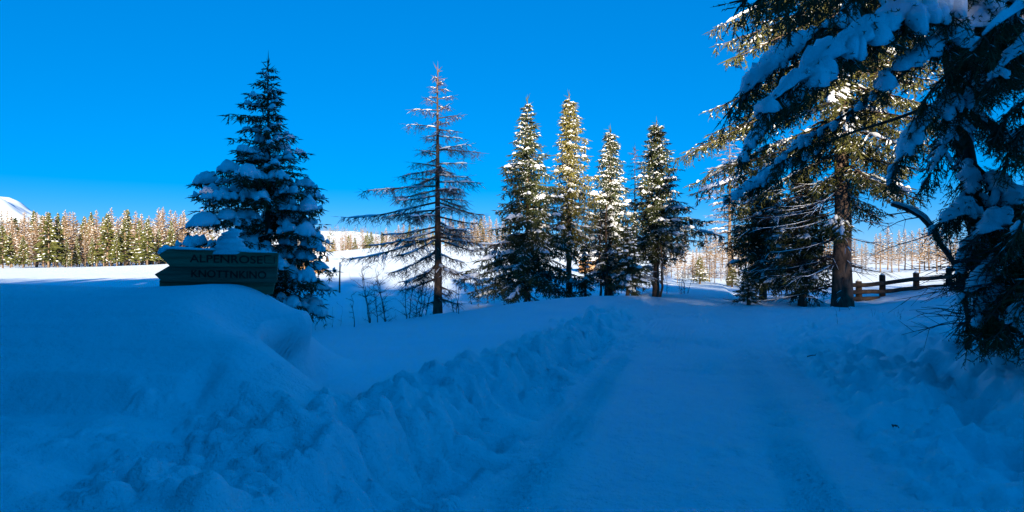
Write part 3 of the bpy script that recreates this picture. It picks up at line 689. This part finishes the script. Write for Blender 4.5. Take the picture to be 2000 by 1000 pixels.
# dry twigs sticking out low on the left of the near spruce
b = Buf()
for i in range(34):
    p0 = at(rng.uniform(1880, 1960), rng.uniform(470, 640), rng.uniform(7.0, 8.0)) - F0; L = rng.uniform(.35, .95)
    d = np.array([-1, rng.uniform(-.4, .2), rng.uniform(-.25, .12)]); t = np.linspace(0, 1, 6)[:, None]
    P = p0 + unit(d) * L * t + UP * rng.uniform(-.15, .12) * t ** 2 + rng.normal(size=(6, 3)) * .006
    tube(b, P, np.linspace(.006, .002, 6), 4, cap=False)
    for j in range(4):
        k = rng.integers(1, 5); q = P[k] + unit(d + rng.normal(size=3) * .5) * np.linspace(0, 1, 3)[:, None] * rng.uniform(.1, .3); tube(b, q, np.linspace(.003, .0015, 3), 3, cap=False)
b.obj("dry_twigs", M["twig"], froot)

# bent bare sapling beside the near spruce
sp = [at(1872, 530, 9.6), at(1858, 505, 9.5), at(1835, 475, 9.4), at(1818, 445, 9.3), at(1800, 425, 9.2), at(1770, 408, 9.1), at(1742, 400, 9.0)]
g0 = gz(sp[0][0], 9.6); sb = np.array([sp[0][0] + .12, 9.6, g0])
root = empty("bent_sapling", sb); tag(root, "bent bare sapling arching left in front of the fence", "sapling")
P = resample(np.array([sb - UP * .3, sp[0] * .4 + sb * .6 + [.08, 0, 0]] + sp) - sb, 18)
b = Buf(); tube(b, P, np.linspace(.05, .022, 18), 9); b.obj("trunk", M["bark"], root)
b = Buf()
for (a, pts) in ((12, [(1785, 470), (1745, 480), (1700, 500)]), (15, [(1730, 420), (1690, 430), (1660, 440)]), (10, [(1850, 415), (1852, 408)]), (14, [(1760, 430), (1720, 452)]), (9, [(1850, 440), (1880, 455)])):
    Q2 = np.concatenate([P[a][None], [at(x_, y_, 9.1) - sb for (x_, y_) in pts]]); Q2 = resample(Q2, 6); tube(b, Q2, np.linspace(.009, .003, 6), 4, cap=False)
    for j in range(4):
        k = rng.integers(1, 6); q = Q2[k] + unit(Q2[-1] - Q2[0] + rng.normal(size=3) * .3) * np.linspace(0, 1, 3)[:, None] * .2; tube(b, q, np.linspace(.004, .002, 3), 3, cap=False)
b.obj("branches", M["twig"], root)
b = Buf(); snow_sweep(b, P[9:] + UP * .03, .045, .045, rng, 12, 8, .3); b.obj("snow_cover", M["tsnow"], root)

# ------------------------------------------------------------------ bare shrub and stalks beyond the plateau edge
def shrub(name, px, Y, h, nst, spread, label, seed, branches=9, r=.012, cat="shrub"):
    rng = np.random.default_rng(seed); x = (px - 1000) / FPX * Y; g = gz(x, Y)
    root = empty(name, (x, Y, g)); tag(root, label, cat)
    for s in range(nst):
        b = Buf()
        bx = rng.uniform(-.5, .5) * spread; H = h * rng.uniform(.65, 1.1); t = np.linspace(0, 1, 8)[:, None]
        ln = rng.normal(size=2) * .12 + np.array([bx * .25, 0])
        P = np.array([bx, rng.uniform(-.3, .3), -.15]) + UP * (H + .15) * t + np.concatenate([ln[None] * t ** 1.3 * H, t * 0], 1) + rng.normal(size=(8, 3)) * .012
        tube(b, P, np.linspace(r, r * .3, 8), 5, cap=False)
        for i in range(branches):
            k = rng.integers(1, 8); a = rng.uniform(0, 6.28); l = rng.uniform(.2, .6) * h * .55
            d = np.array([math.cos(a), math.sin(a) * .6, rng.uniform(.3, 1.1)])
            Q2 = P[k] + unit(d) * l * np.linspace(0, 1, 5)[:, None] - UP * .12 * l * np.linspace(0, 1, 5)[:, None] ** 2 + rng.normal(size=(5, 3)) * .01
            tube(b, Q2, np.linspace(r * .45, r * .16, 5), 4, cap=False)
            for j in range(4):
                q = Q2[rng.integers(1, 5)] + unit(d + rng.normal(size=3) * .6) * l * rng.uniform(.2, .5) * np.linspace(0, 1, 3)[:, None]; tube(b, q, np.linspace(r * .22, r * .1, 3), 3, cap=False)
        b.obj("stem", M["twig"], root)
shrub("bare_shrub", 775, 16.8, 1.4, 12, 1.9, "leafless many-stemmed shrub in the snow left of the larch trunk", 5, 16, .013)
shrub("bare_shrub", 885, 17.6, .85, 4, .9, "small leafless shrub in the snow right of the larch trunk", 6, 8, .010)
shrub("twiggy_plant", 694, 14.6, .62, 1, .1, "single forked twiggy plant left of the leafless shrub", 7, 7, .012, "plant")
shrub("dry_stalks", 640, 15.5, .8, 4, .6, "thin dry stalks poking from the snow below the snowy spruce", 8, 2, .005, "plant")
shrub("bare_shrub", 1318, 29, 1.1, 6, 1.2, "pale sunlit leafless shrub right of the clear-trunked spruce", 9, 9, .013)
shrub("dry_stalks", 1700, 14.5, .32, 9, 1.4, "short dry stalks in the snow below the fence", 10, 1, .004, "plant")

# ------------------------------------------------------------------ signpost
SY = 6.75
sb = at(432, 560, SY); sg = gz(sb[0], SY)
root = empty("signpost", (sb[0], SY, sg)); tag(root, "wooden signpost with arrow boards pointing left, half buried in the drift", "signpost")
S0 = np.array([sb[0], SY, sg])
def board(pts, depth, thick, name, mat, parent, label=None):
    P = np.array([at(px, py, depth) for (px, py) in pts]) - S0; n = len(P)
    V = np.concatenate([P, P + [0, thick, 0]])
    F = [list(range(n)), list(range(2 * n - 1, n - 1, -1))] + [[(i + 1) % n, i, n + i, n + (i + 1) % n] for i in range(n)]
    me = bpy.data.meshes.new(name); me.from_pydata([tuple(v) for v in V], [], [f[::-1] if 0 else f for f in F]); me.materials.append(M[mat])
    import bmesh
    bm = bmesh.new(); bm.from_mesh(me); bmesh.ops.recalc_face_normals(bm, faces=bm.faces)
    bmesh.ops.bevel(bm, geom=list(bm.edges), offset=.004, segments=2, affect="EDGES"); bm.to_mesh(me); bm.free()
    o = bpy.data.objects.new(name, me); COL.objects.link(o); o.parent = parent
    if label: o["label"] = label
    return o
b1 = board([(309, 498), (331, 485), (542, 494), (541, 521.5), (332, 520.5)], SY - .03, .035, "arrow_board", "wood", root, "grey upper arrow board with carved lettering")
b2 = board([(301, 536), (334, 517), (541, 518), (540, 552), (318, 551)], SY + .008, .035, "arrow_board", "wood2", root, "reddish lower arrow board with worn lettering")
b3 = board([(311, 547), (537, 548), (531, 575), (311, 580)], SY + .046, .035, "arrow_board", "wood", root, "dark lowest board mostly buried in snow")
b = Buf(); pp = at(447, 500, SY + .14) - S0
for dz in (0,):
    z = np.linspace(-.6, pp[2] + .07, 6); tube(b, np.stack([np.full(6, pp[0]), np.full(6, pp[1]), z], 1), .045, 14)
b.obj("post", M["wood"], root)
def lettering(text, px, py, px2, hgt_px, depth, parent):
    cu = bpy.data.curves.new("lettering", "FONT"); cu.body = text; cu.size = 1.0; cu.extrude = .004
    to = bpy.data.objects.new("tmp", cu); COL.objects.link(to); dg = bpy.context.evaluated_depsgraph_get(); dg.update()
    me = bpy.data.meshes.new_from_object(to.evaluated_get(dg)); bpy.data.objects.remove(to)
    V = np.array([v.co for v in me.vertices]); mn, mx_ = V.min(0), V.max(0)
    wpx = (px2 - px); Wm = wpx / FPX * depth; Hm = hgt_px / FPX * depth
    V2 = np.stack([(V[:, 0] - mn[0]) / (mx_[0] - mn[0]) * Wm, (V[:, 2] - 0), (V[:, 1] - mn[1]) / (mx_[1] - mn[1]) * Hm], 1)
    org = at(px, py, depth) - S0
    V2 = V2 + org; V2[:, 2] -= (V2[:, 0] - org[0]) * .022
    me.vertices.foreach_set("co", V2.astype(np.float32).ravel()); me.materials.clear(); me.materials.append(M["letter"]); me.update()
    me.name = "lettering"; o = bpy.data.objects.new("lettering", me); COL.objects.link(o); o.parent = parent
lettering("ALPENROSE", 371, 512, 513, 15, SY - .031, b1)
lettering("KNOTTNKINO", 374, 541, 520, 14, SY + .006, b2)
b = Buf()   # carved square at the end of the upper board
for (a0, a1) in (((517, 499), (517, 513)), ((517, 513.5), (536, 514)), ((536, 514), (536, 502)), ((517, 499), (530, 499.5))):
    Pq = np.array([at(a0[0], a0[1], SY - .032), at(a1[0], a1[1], SY - .032)]) - S0; tube(b, Pq, .0035, 4)
b.obj("carved_square", M["letter"], b1)
# snow on the sign
rs = np.random.default_rng(8)
b = Buf(); mnd = np.array([at(x_, y_, SY + .02) for (x_, y_) in ((412, 492), (428, 478), (446, 466), (462, 470), (478, 488))]) - S0
ico_n, ico_k = 22, 22
th = np.linspace(0, 2 * np.pi, ico_k, endpoint=False); tz = np.linspace(0, 1, ico_n)
c0 = at(450, 494, SY + .03) - S0
prof = np.interp(tz, [0, .1, .25, .4, .55, .68, .8, .9, .97, 1], [.150, .168, .160, .128, .108, .090, .088, .070, .040, .0])
Vm = np.stack([c0[0] + (prof[:, None] * np.cos(th) * (1 + .07 * np.sin(3 * th + 5 * tz[:, None]))) + (-.01 + .03 * tz[:, None]), c0[1] + prof[:, None] * .62 * np.sin(th) + .0 * tz[:, None], c0[2] - .012 + tz[:, None] * .262 + 0 * th], -1)
Vm = Vm + .014 * rs.normal(size=(ico_n, 1, 3)) * np.array([1, .6, .1]); i = np.arange(ico_n - 1)[:, None] * ico_k; j = np.arange(ico_k)[None]; j2 = (j + 1) % ico_k
q = np.stack([i + j, i + j2, i + ico_k + j2, i + ico_k + j], -1).reshape(-1, 4)
b.add(Vm.reshape(-1, 3), np.concatenate([q[:, [0, 1, 2]], q[:, [0, 2, 3]]]))
snow_sweep(b, np.array([at(310, 490, SY + .0), at(335, 485, SY), at(440, 488.5, SY), at(541, 494, SY)]) - S0, .05, .022, rs, 16, 10, .25)
snow_sweep(b, np.array([at(309, 495, SY + .02), at(318, 490, SY + .02), at(334, 485, SY + .02)]) - S0, .05, .05, rs, 8, 10, .2)
b.obj("snow_cap", M["tsnow"], root)

# ------------------------------------------------------------------ fence on the right
fpts = [(1668, 23.2), (1677, 23.4), (1723, 23.8), (1789, 24.2), (1853, 24.6), (1925, 25.0)]
fr = empty("wooden_fence", (11.8, 23.4, gz(11.8, 23.4))); tag(fr, "dark wooden post and rail fence right of the thick trunk", "fence"); f0 = np.array(fr.location)
tops = {1677: 549, 1723: 537, 1789: 533, 1853: 524, 1925: 515}
for (px, Yp) in fpts[1:]:
    x = (px - 1000) / FPX * Yp; g = gz(x, Yp); ztop = CAMZ - (tops[px] - 500) / FPX * Yp
    b = Buf(); tube(b, np.array([[x, Yp, g - .4], [x + .01, Yp, (g + ztop) / 2], [x, Yp, ztop - .01], [x, Yp, ztop]]) - f0, [.105, .103, .10, .09], 10)
    po = b.obj("post", M["fencewood"], fr)
    s = Buf(); snow_sweep(s, np.array([[x - .07, Yp, ztop], [x, Yp, ztop + .01], [x + .07, Yp, ztop]]) - f0, .07, .06, rs, 6, 8, .2); s.obj("snow_cap", M["tsnow"], po)
rail_pts = ([(1650, 556, 23.1), (1677, 557, 23.3), (1723, 553, 23.7), (1789, 545, 24.1), (1853, 540, 24.5), (1925, 532, 24.9)],
            [(1650, 571, 23.1), (1677, 570, 23.3), (1723, 569, 23.7), (1789, 562, 24.1), (1853, 558, 24.5), (1925, 550, 24.9)],
            [(1650, 583, 23.1), (1677, 583, 23.3), (1712, 582, 23.6)])
for rp in rail_pts:
    for a, c in zip(rp[:-1], rp[1:]):
        p, q2 = at(*a) - f0 - [0, .1, 0], at(*c) - f0 - [0, .1, 0]
        b = Buf(); P = np.array([p * (1 - t) + q2 * t for t in np.linspace(-.03, 1.03, 5)]); P += rs.normal(size=P.shape) * .006
        tube(b, P, .072, 8); b.obj("rail", M["fencewood"], fr)

# ------------------------------------------------------------------ field post, huts, fallen twigs
x = (663 - 1000) / FPX * 36; g = gz(x, 36); zt = CAMZ - 12 / FPX * 36
root = empty("field_post", (x, 36, g)); tag(root, "thin upright wooden post standing alone in the snowy field", "post")
b = Buf(); tube(b, np.array([[0, 0, -.4], [.01, 0, .6], [0.03, 0, zt - g - .03], [.03, 0, zt - g]]), [.045, .042, .036, .02], 8); b.obj("pole", M["bark"], root)
b = Buf(); tube(b, np.array([[.03, 0, zt - g - .22], [.03, 0, zt - g - .14]]), [.046, .046], 8); b.obj("insulator", M["tsnow"], root)

def box(buf, lo, hi_):
    lo = np.array(lo, float); hi_ = np.array(hi_, float)
    V = np.array([[x_, y_, z_] for z_ in (lo[2], hi_[2]) for y_ in (lo[1], hi_[1]) for x_ in (lo[0], hi_[0])])
    T = np.array([[0, 2, 3], [0, 3, 1], [4, 5, 7], [4, 7, 6], [0, 1, 5], [0, 5, 4], [2, 6, 7], [2, 7, 3], [0, 4, 6], [0, 6, 2], [1, 3, 7], [1, 7, 5]])
    buf.add(V, T)
def hut(px, Y, w, d, h, label, rz):
    x = (px - 1000) / FPX * Y; g = gz(x, Y)
    root = empty("wooden_hut", (x, Y, g), rz); tag(root, label, "hut")
    n = 7; lh = h / n
    for i in range(n):
        b = Buf(); e_ = .12 if i % 2 else .0
        box(b, (-w / 2 - e_, -d / 2, i * lh), (w / 2 + e_, -d / 2 + .16, (i + 1) * lh - .02)); box(b, (-w / 2 - e_, d / 2 - .16, i * lh), (w / 2 + e_, d / 2, (i + 1) * lh - .02))
        box(b, (-w / 2, -d / 2 + .17, i * lh), (-w / 2 + .16, d / 2 - .17, (i + 1) * lh - .02)); box(b, (w / 2 - .16, -d / 2 + .17, i * lh), (w / 2, d / 2 - .17, (i + 1) * lh - .02))
        b.obj("log_course", M["hutwood"], root, False)
    b = Buf(); box(b, (-.45, -d / 2 - .03, .05), (.45, -d / 2 - .004, h * .75)); b.obj("door", M["wood"], root, False)
    for s in (-1, 1):
        for (nm, o_, th_, mt) in (("roof", 0, .08, "hutwood"), ("roof_snow", .084, .32, "tsnow")):
            b = Buf(); hw2 = d / 2 + .5; rise = d * .24
            P = np.array([[-w / 2 - .5, s * hw2, h - .12 + o_], [w / 2 + .5, s * hw2, h - .12 + o_], [w / 2 + .5, s * .002, h + rise + o_], [-w / 2 - .5, s * .002, h + rise + o_]])
            V = np.concatenate([P, P + [0, 0, th_]]); Qf = [[0, 1, 2], [0, 2, 3], [4, 6, 5], [4, 7, 6]] + sum([[[i_, (i_ + 1) % 4 + 4, (i_ + 1) % 4], [i_, i_ + 4, (i_ + 1) % 4 + 4]] for i_ in range(4)], [])
            b.add(V, np.array(Qf)); b.obj(nm, M[mt], root, False)
hut(606, 70, 2.4, 2.2, 1.25, "small log hut behind the snowy spruce at the field edge", .15)
hut(1157, 75, 2.6, 2.2, 1.3, "small orange log hut glimpsed between the roadside spruces", -.2)

def ftwig(px, py, Y, L, ang, label, r=.008):
    x = (px - 1000) / FPX * Y; g = gz(x, Y); rng = np.random.default_rng(int(px))
    root = empty("fallen_twig", (x, Y, g + .05)); tag(root, label, "twig")
    d = np.array([math.cos(ang), math.sin(ang), 0]); t = np.linspace(-.5, .5, 7)[:, None]; P = d * L * t + UP * (.03 - .10 * t ** 2) + rng.normal(size=(7, 3)) * .008
    b = Buf(); tube(b, P, np.linspace(r, r * .5, 7), 6)
    for k in ((2, 4) if L > .3 else ()): tube(b, np.array([P[k], P[k] + d * L * .12 + np.array([-d[1], d[0], 0]) * L * .14 + UP * .03]), [r * .5, r * .2], 4)
    b.obj("stick", M["twig"], root)
ftwig(1603, 680, 10.5, .45, .1, "fallen stick lying by the snow heap at the road's right side", .008)
ftwig(1750, 792, 6.0, .055, -.5, "scrap of bark on the bright trampled snow", .007)

# ------------------------------------------------------------------ distant trees
def lod_tree(seed, H, kind, nb, wfac=.2, sub=7, fat=1.0):
    """small tree meshes for the distance: trunk, branches as tapered sprays, snow on top"""
    rng = np.random.default_rng(seed); bt, bc, bs = Buf(), Buf(), Buf()
    nt_ = 6 if sub > 5 else 3
    tube(bt, np.stack([rng.normal(size=nt_) * .004 * H, rng.normal(size=nt_) * .004 * H, np.linspace(-.06 * H, H, nt_)], 1), np.linspace(H * .016, H * .002, nt_), nt_, cap=sub > 5)
    t = (.13 if kind == "spruce" else .16) + (.86 if kind == "spruce" else .82) * (np.arange(nb) + rng.random(nb)) / nb
    az = np.arange(nb) * 2.399963 + rng.uniform(-.5, .5, nb)
    R = H * wfac * (1.02 - t) ** .8 * rng.uniform(.65, 1.15, nb) * np.minimum(1, .5 + t * 2.2)
    e = (-.35 + .8 * t if kind == "spruce" else -.05 + .6 * t) + rng.uniform(-.12, .12, nb)
    B = np.stack([0 * t, 0 * t, t * H], 1); D = np.stack([np.cos(az), np.sin(az), e], 1)
    if kind == "spruce":
        spindles(bc, B, D, R, H * .045 * fat, rng, mid=.6)
        for k in range(sub):
            u = rng.uniform(.25, .95, nb)[:, None]; side = np.stack([-np.sin(az), np.cos(az), 0 * az], 1) * rng.uniform(-1, 1, (nb, 1))
            spindles(bc, B + unit(D) * R[:, None] * u, unit(D) * .6 + side - UP * .35, R * rng.uniform(.2, .45, nb) + .08 * H / 9, H * .026 * fat, rng, mid=.4)
    else:
        spindles(bc, B, D, R, H * .012 * fat, rng, mid=.2)
        for k in range(min(sub, 6)):
            u = rng.uniform(.2, .95, nb)[:, None]; side = np.stack([-np.sin(az), np.cos(az), 0 * az], 1) * rng.uniform(-1, 1, (nb, 1))
            spindles(bc, B + unit(D) * R[:, None] * u, unit(D) * .6 + side - UP * rng.uniform(-.3, .3, (nb, 1)), R * rng.uniform(.2, .5, nb), H * .012 * fat, rng, mid=.3)
    for k in range((3 if kind == "spruce" else 4) if sub > 5 else 2):
        sel = rng.random(nb) < (.34 if kind == "spruce" else .30)
        u = rng.uniform(.35, .8, nb)[:, None]; side = np.stack([-np.sin(az), np.cos(az), 0 * az], 1) * rng.uniform(-.7, .7, (nb, 1)) if k else 0
        st = B + unit(D) * R[:, None] * (u - .2) + UP * H * (.006 if kind == "spruce" else .004)
        if sel.any(): spindles(bs, st[sel], (unit(D) + side)[sel], (R * rng.uniform(.3, .6, nb))[sel], H * (.026 if kind == "spruce" else .010), rng, mid=.5)
    return bt, bc, bs
VAR = {}
for kind, hs_ in (("spruce", (9.0, 8.0, 9.5)), ("larch", (9.5, 8.5, 9.0))):
    VAR[kind] = []
    for i, h in enumerate(hs_):
        bt, bc, bs = lod_tree(900 + i + (50 if kind == "larch" else 0), h, kind, 96 if kind == "spruce" else 84, .22 if kind == "spruce" else .24)
        VAR[kind].append((h, bt.mesh("trunk", M["bark_lt"]), bc.mesh("crown", M["needle_far" if kind == "spruce" else "larch_far"], False), bs.mesh("snow_cover", M["tsnow"])))
rf = random.Random(31)
def far_tree(kind, x, y, H, label, group, z=None, name=None):
    h, t, c, s = rf.choice(VAR[kind]); g = gz(x, y) if z is None else z
    root = empty(name or ("forest_spruce" if kind == "spruce" else "forest_larch"), (x, y, g), rf.uniform(0, 6.28)); sc_ = H / h
    w_ = rf.uniform(.85, 1.45); root.scale = (sc_ * w_, sc_ * w_, sc_); tag(root, label, "tree", group)
    for nm, me in (("trunk", t), ("crown", c), ("snow_cover", s)):
        o = bpy.data.objects.new(nm, me); COL.objects.link(o); o.parent = root
        if nm == "snow_cover": o["kind"] = "stuff"
    return root
G1 = "trees along the forest edge beyond the left field"
LS, LL = "green spruce in the sunlit forest edge beyond the left field", "snow-dusted brown larch in the sunlit forest edge beyond the left field"
def pxfar(px, Y): return (px - 1000) / FPX * Y
ORD = "first second third fourth fifth sixth seventh eighth ninth tenth eleventh twelfth thirteenth fourteenth fifteenth".split()
edge = sorted(((95, 108, 108), (113, 110, 106), (210, 112, 104), (245, 111, 92), (272, 112, 88), (288, 109, 90), (20, 106, 70), (45, 107, 62), (5, 105, 84), (150, 113, 60), (180, 110, 58), (228, 109, 66), (310, 112, 70), (335, 111, 84), (130, 110, 54)))
for i, (px, Yf, hpx) in enumerate(edge):
    size = "tall" if hpx > 85 else ("low" if hpx < 64 else "middling")
    far_tree("spruce", pxfar(px, Yf), Yf, hpx / FPX * Yf, "%s green spruce, %s from the left along the sunlit forest edge" % (size, ORD[i]), G1)
for i in range(46):
    px = -40 + i * 9.6 + rf.uniform(-5, 5); Yf = rf.uniform(113, 128)
    far_tree("larch", pxfar(px, Yf), Yf, rf.uniform(50, 120) / FPX * Yf, LL, G1)
for i in range(40):
    px = -30 + i * 10 + rf.uniform(-5, 5); Yf = rf.uniform(128, 150)
    far_tree("larch" if rf.random() < .8 else "spruce", pxfar(px, Yf), Yf, rf.uniform(90, 112) / FPX * Yf, LL if False else "tree of the second row in the forest beyond the left field", "second row of the forest beyond the left field")
G2 = "trees along the top of the rising field"
for i in range(54):
    px = 590 + i * 7.6 + rf.uniform(-4, 4); Yf = rf.uniform(235, 262); k = "spruce" if rf.random() < .4 else "larch"
    hp = rf.uniform(30, 46) if px < 860 else rf.uniform(44, 62)
    far_tree(k, pxfar(px, Yf), Yf, hp / FPX * Yf, "dark spruce in the far tree line above the rising field" if k == "spruce" else "pale larch in the far tree line above the rising field", G2)
G3 = "low larches beyond the fence"
for i in range(26):
    px = 1660 + i * 12 + rf.uniform(-5, 5); Yf = rf.uniform(66, 84); 
    far_tree("larch", pxfar(px, Yf), Yf, rf.uniform(52, 88) / FPX * Yf, "snowy larch in the sunlit row beyond the fence", G3, z=CAMZ - rf.uniform(22, 30) / FPX * Yf)
for i in range(26):
    px = 1300 + i * 14 + rf.uniform(-6, 6); Yf = rf.uniform(55, 95)
    far_tree("larch", pxfar(px, Yf), Yf, rf.uniform(45, 95) / FPX * Yf, "pale snowy larch glimpsed behind the road bend", "larches behind the road bend")

for i in range(16):
    px = 1296 + i * 9.5 + rf.uniform(-5, 5); Yf = rf.uniform(40, 52)
    far_tree("larch", pxfar(px, Yf), Yf, rf.uniform(28, 70) / FPX * Yf, "low sunlit frosted larch sapling in the thicket past the road bend", "sunlit thicket past the road bend", name="larch_sapling")

# hillside wood: too far and too many to count
def forest(name, pts, seeds, label, nb, sub, wf=.22, fat=1.5):
    protos = []
    global CHEAP
    for sd, k in seeds:
        CHEAP = True; bt, bc, bs = lod_tree(sd, 1.0, k, nb, wf, sub, fat); CHEAP = False
        def cat(b): return np.concatenate(b.V), np.concatenate(b.T)
        protos.append([cat(bt), cat(bc), cat(bs), k])
    B = Buf(); rr = np.random.default_rng(99)
    for (x, y, z, H, ki) in pts:
        (vt, tt_), (vc, tc_), (vs__, ts_), k = protos[ki]; a = rr.uniform(0, 6.28); ca, sa = math.cos(a), math.sin(a); Rm = np.array([[ca, sa, 0], [-sa, ca, 0], [0, 0, 1]]) * H
        for (v, t, mi) in ((vt, tt_, 2), (vc, tc_, 0 if k == "spruce" else 1), (vs__, ts_, 3)): B.add(v @ Rm + [x, y, z], t, mi)
    o = B.obj(name, [M["needle_far"], M["larch_far"], M["bark_lt"], M["tsnow"]], None, False)
    tag(o, label, None, None, "stuff"); return o
rh = np.random.default_rng(12); pts = []
for i in range(1750):
    y = rh.uniform(175, 625); px = rh.uniform(-60, 1080) if i % 5 else rh.uniform(1080, 2100)
    x = pxfar(px, y); z = max(float(hill_h(np.array(x), np.array(y))), -1)
    if -40 < x < 20 and y < 255: continue
    pts.append((x, y, z - .3, rh.uniform(3.2, 6.5) * (1 + .35 * (y < 330)), int(rh.choice(4, p=[.15, .1, .4, .35]))))
for i in range(520):
    y = rh.uniform(130, 230); px = rh.uniform(-70, 420); x = pxfar(px, y); z = max(float(hill_h(np.array(x), np.array(y))), gz(x, y))
    pts.append((x, y, z - .3, rh.uniform(5, 9), int(rh.choice(4, p=[.12, .08, .4, .4]))))
forest("forest", pts, ((1, "spruce"), (2, "spruce"), (3, "larch"), (4, "larch")), "frosted mixed wood covering the far hillside", 9, 2, .42, 2.2)

# the wood behind the viewer, whose shade lies over the road and the near trees
pts = []
rb = np.random.default_rng(44)
for row, (y0, dh) in enumerate(((-68, -.8), (-71, 0), (-74, 0), (-77, -.3))):
    for x in np.arange(-50, 54, 1.45):
        x2 = x + rb.uniform(-.8, .8); y2 = y0 + rb.uniform(-1.5, 1.5); g = gz(x2, y2)
        top = np.interp(x2 + .18 * y2, [-60, -28, -10, -2.5, 1.4, 5.3, 7.2, 9, 10.7, 14, 20, 60], [13.0, 13.0, 13.2, 13.6, 9.9, 10.4, 9.4, 9.6, 9.3, 8.2, 8.6, 9]) - .2533 * y2 + .8 + dh + rb.uniform(-1.6, 1.2)
        pts.append((x2, y2, g, max(top - g, 5), int(rb.integers(0, 2))))
forest("forest", pts, ((11, "spruce"), (12, "spruce")), "dark spruce wood on the slope behind the road", 24, 3, .26, 2.4)
pts = []
for i in range(34):      # unseen trees added behind the viewer's left shoulder to darken the near snow
    x = -24 + 18.5 * (i % 17) / 16 + rb.uniform(-.6, .6); y = (-.5, -4.5)[i // 17] - .10 * (x + 24) + rb.uniform(-.8, .6)
    pts.append((x, y, gz(x, y) - .2, rb.uniform(12, 15), int(rb.integers(0, 2))))
for (x, y, h) in ((-7.0, -2.2, 12), (-8.4, 0.2, 12), (-9.6, 2.4, 12), (-11.2, 4.6, 11.5), (-11.5, 1.0, 13), (-13.2, 3.4, 13), (-13.6, 6.2, 11.5), (-10.0, -1.5, 14), (-5.2, -4.0, 13)):  # more unseen trees added along the left to block sky light
    pts.append((x, y, gz(x, y) - .2, h, int(rb.integers(0, 2))))
forest("forest", pts, ((21, "spruce"), (22, "spruce")), "unseen spruces added behind the viewpoint to shade the left foreground", 90, 7, .30, 1.7)
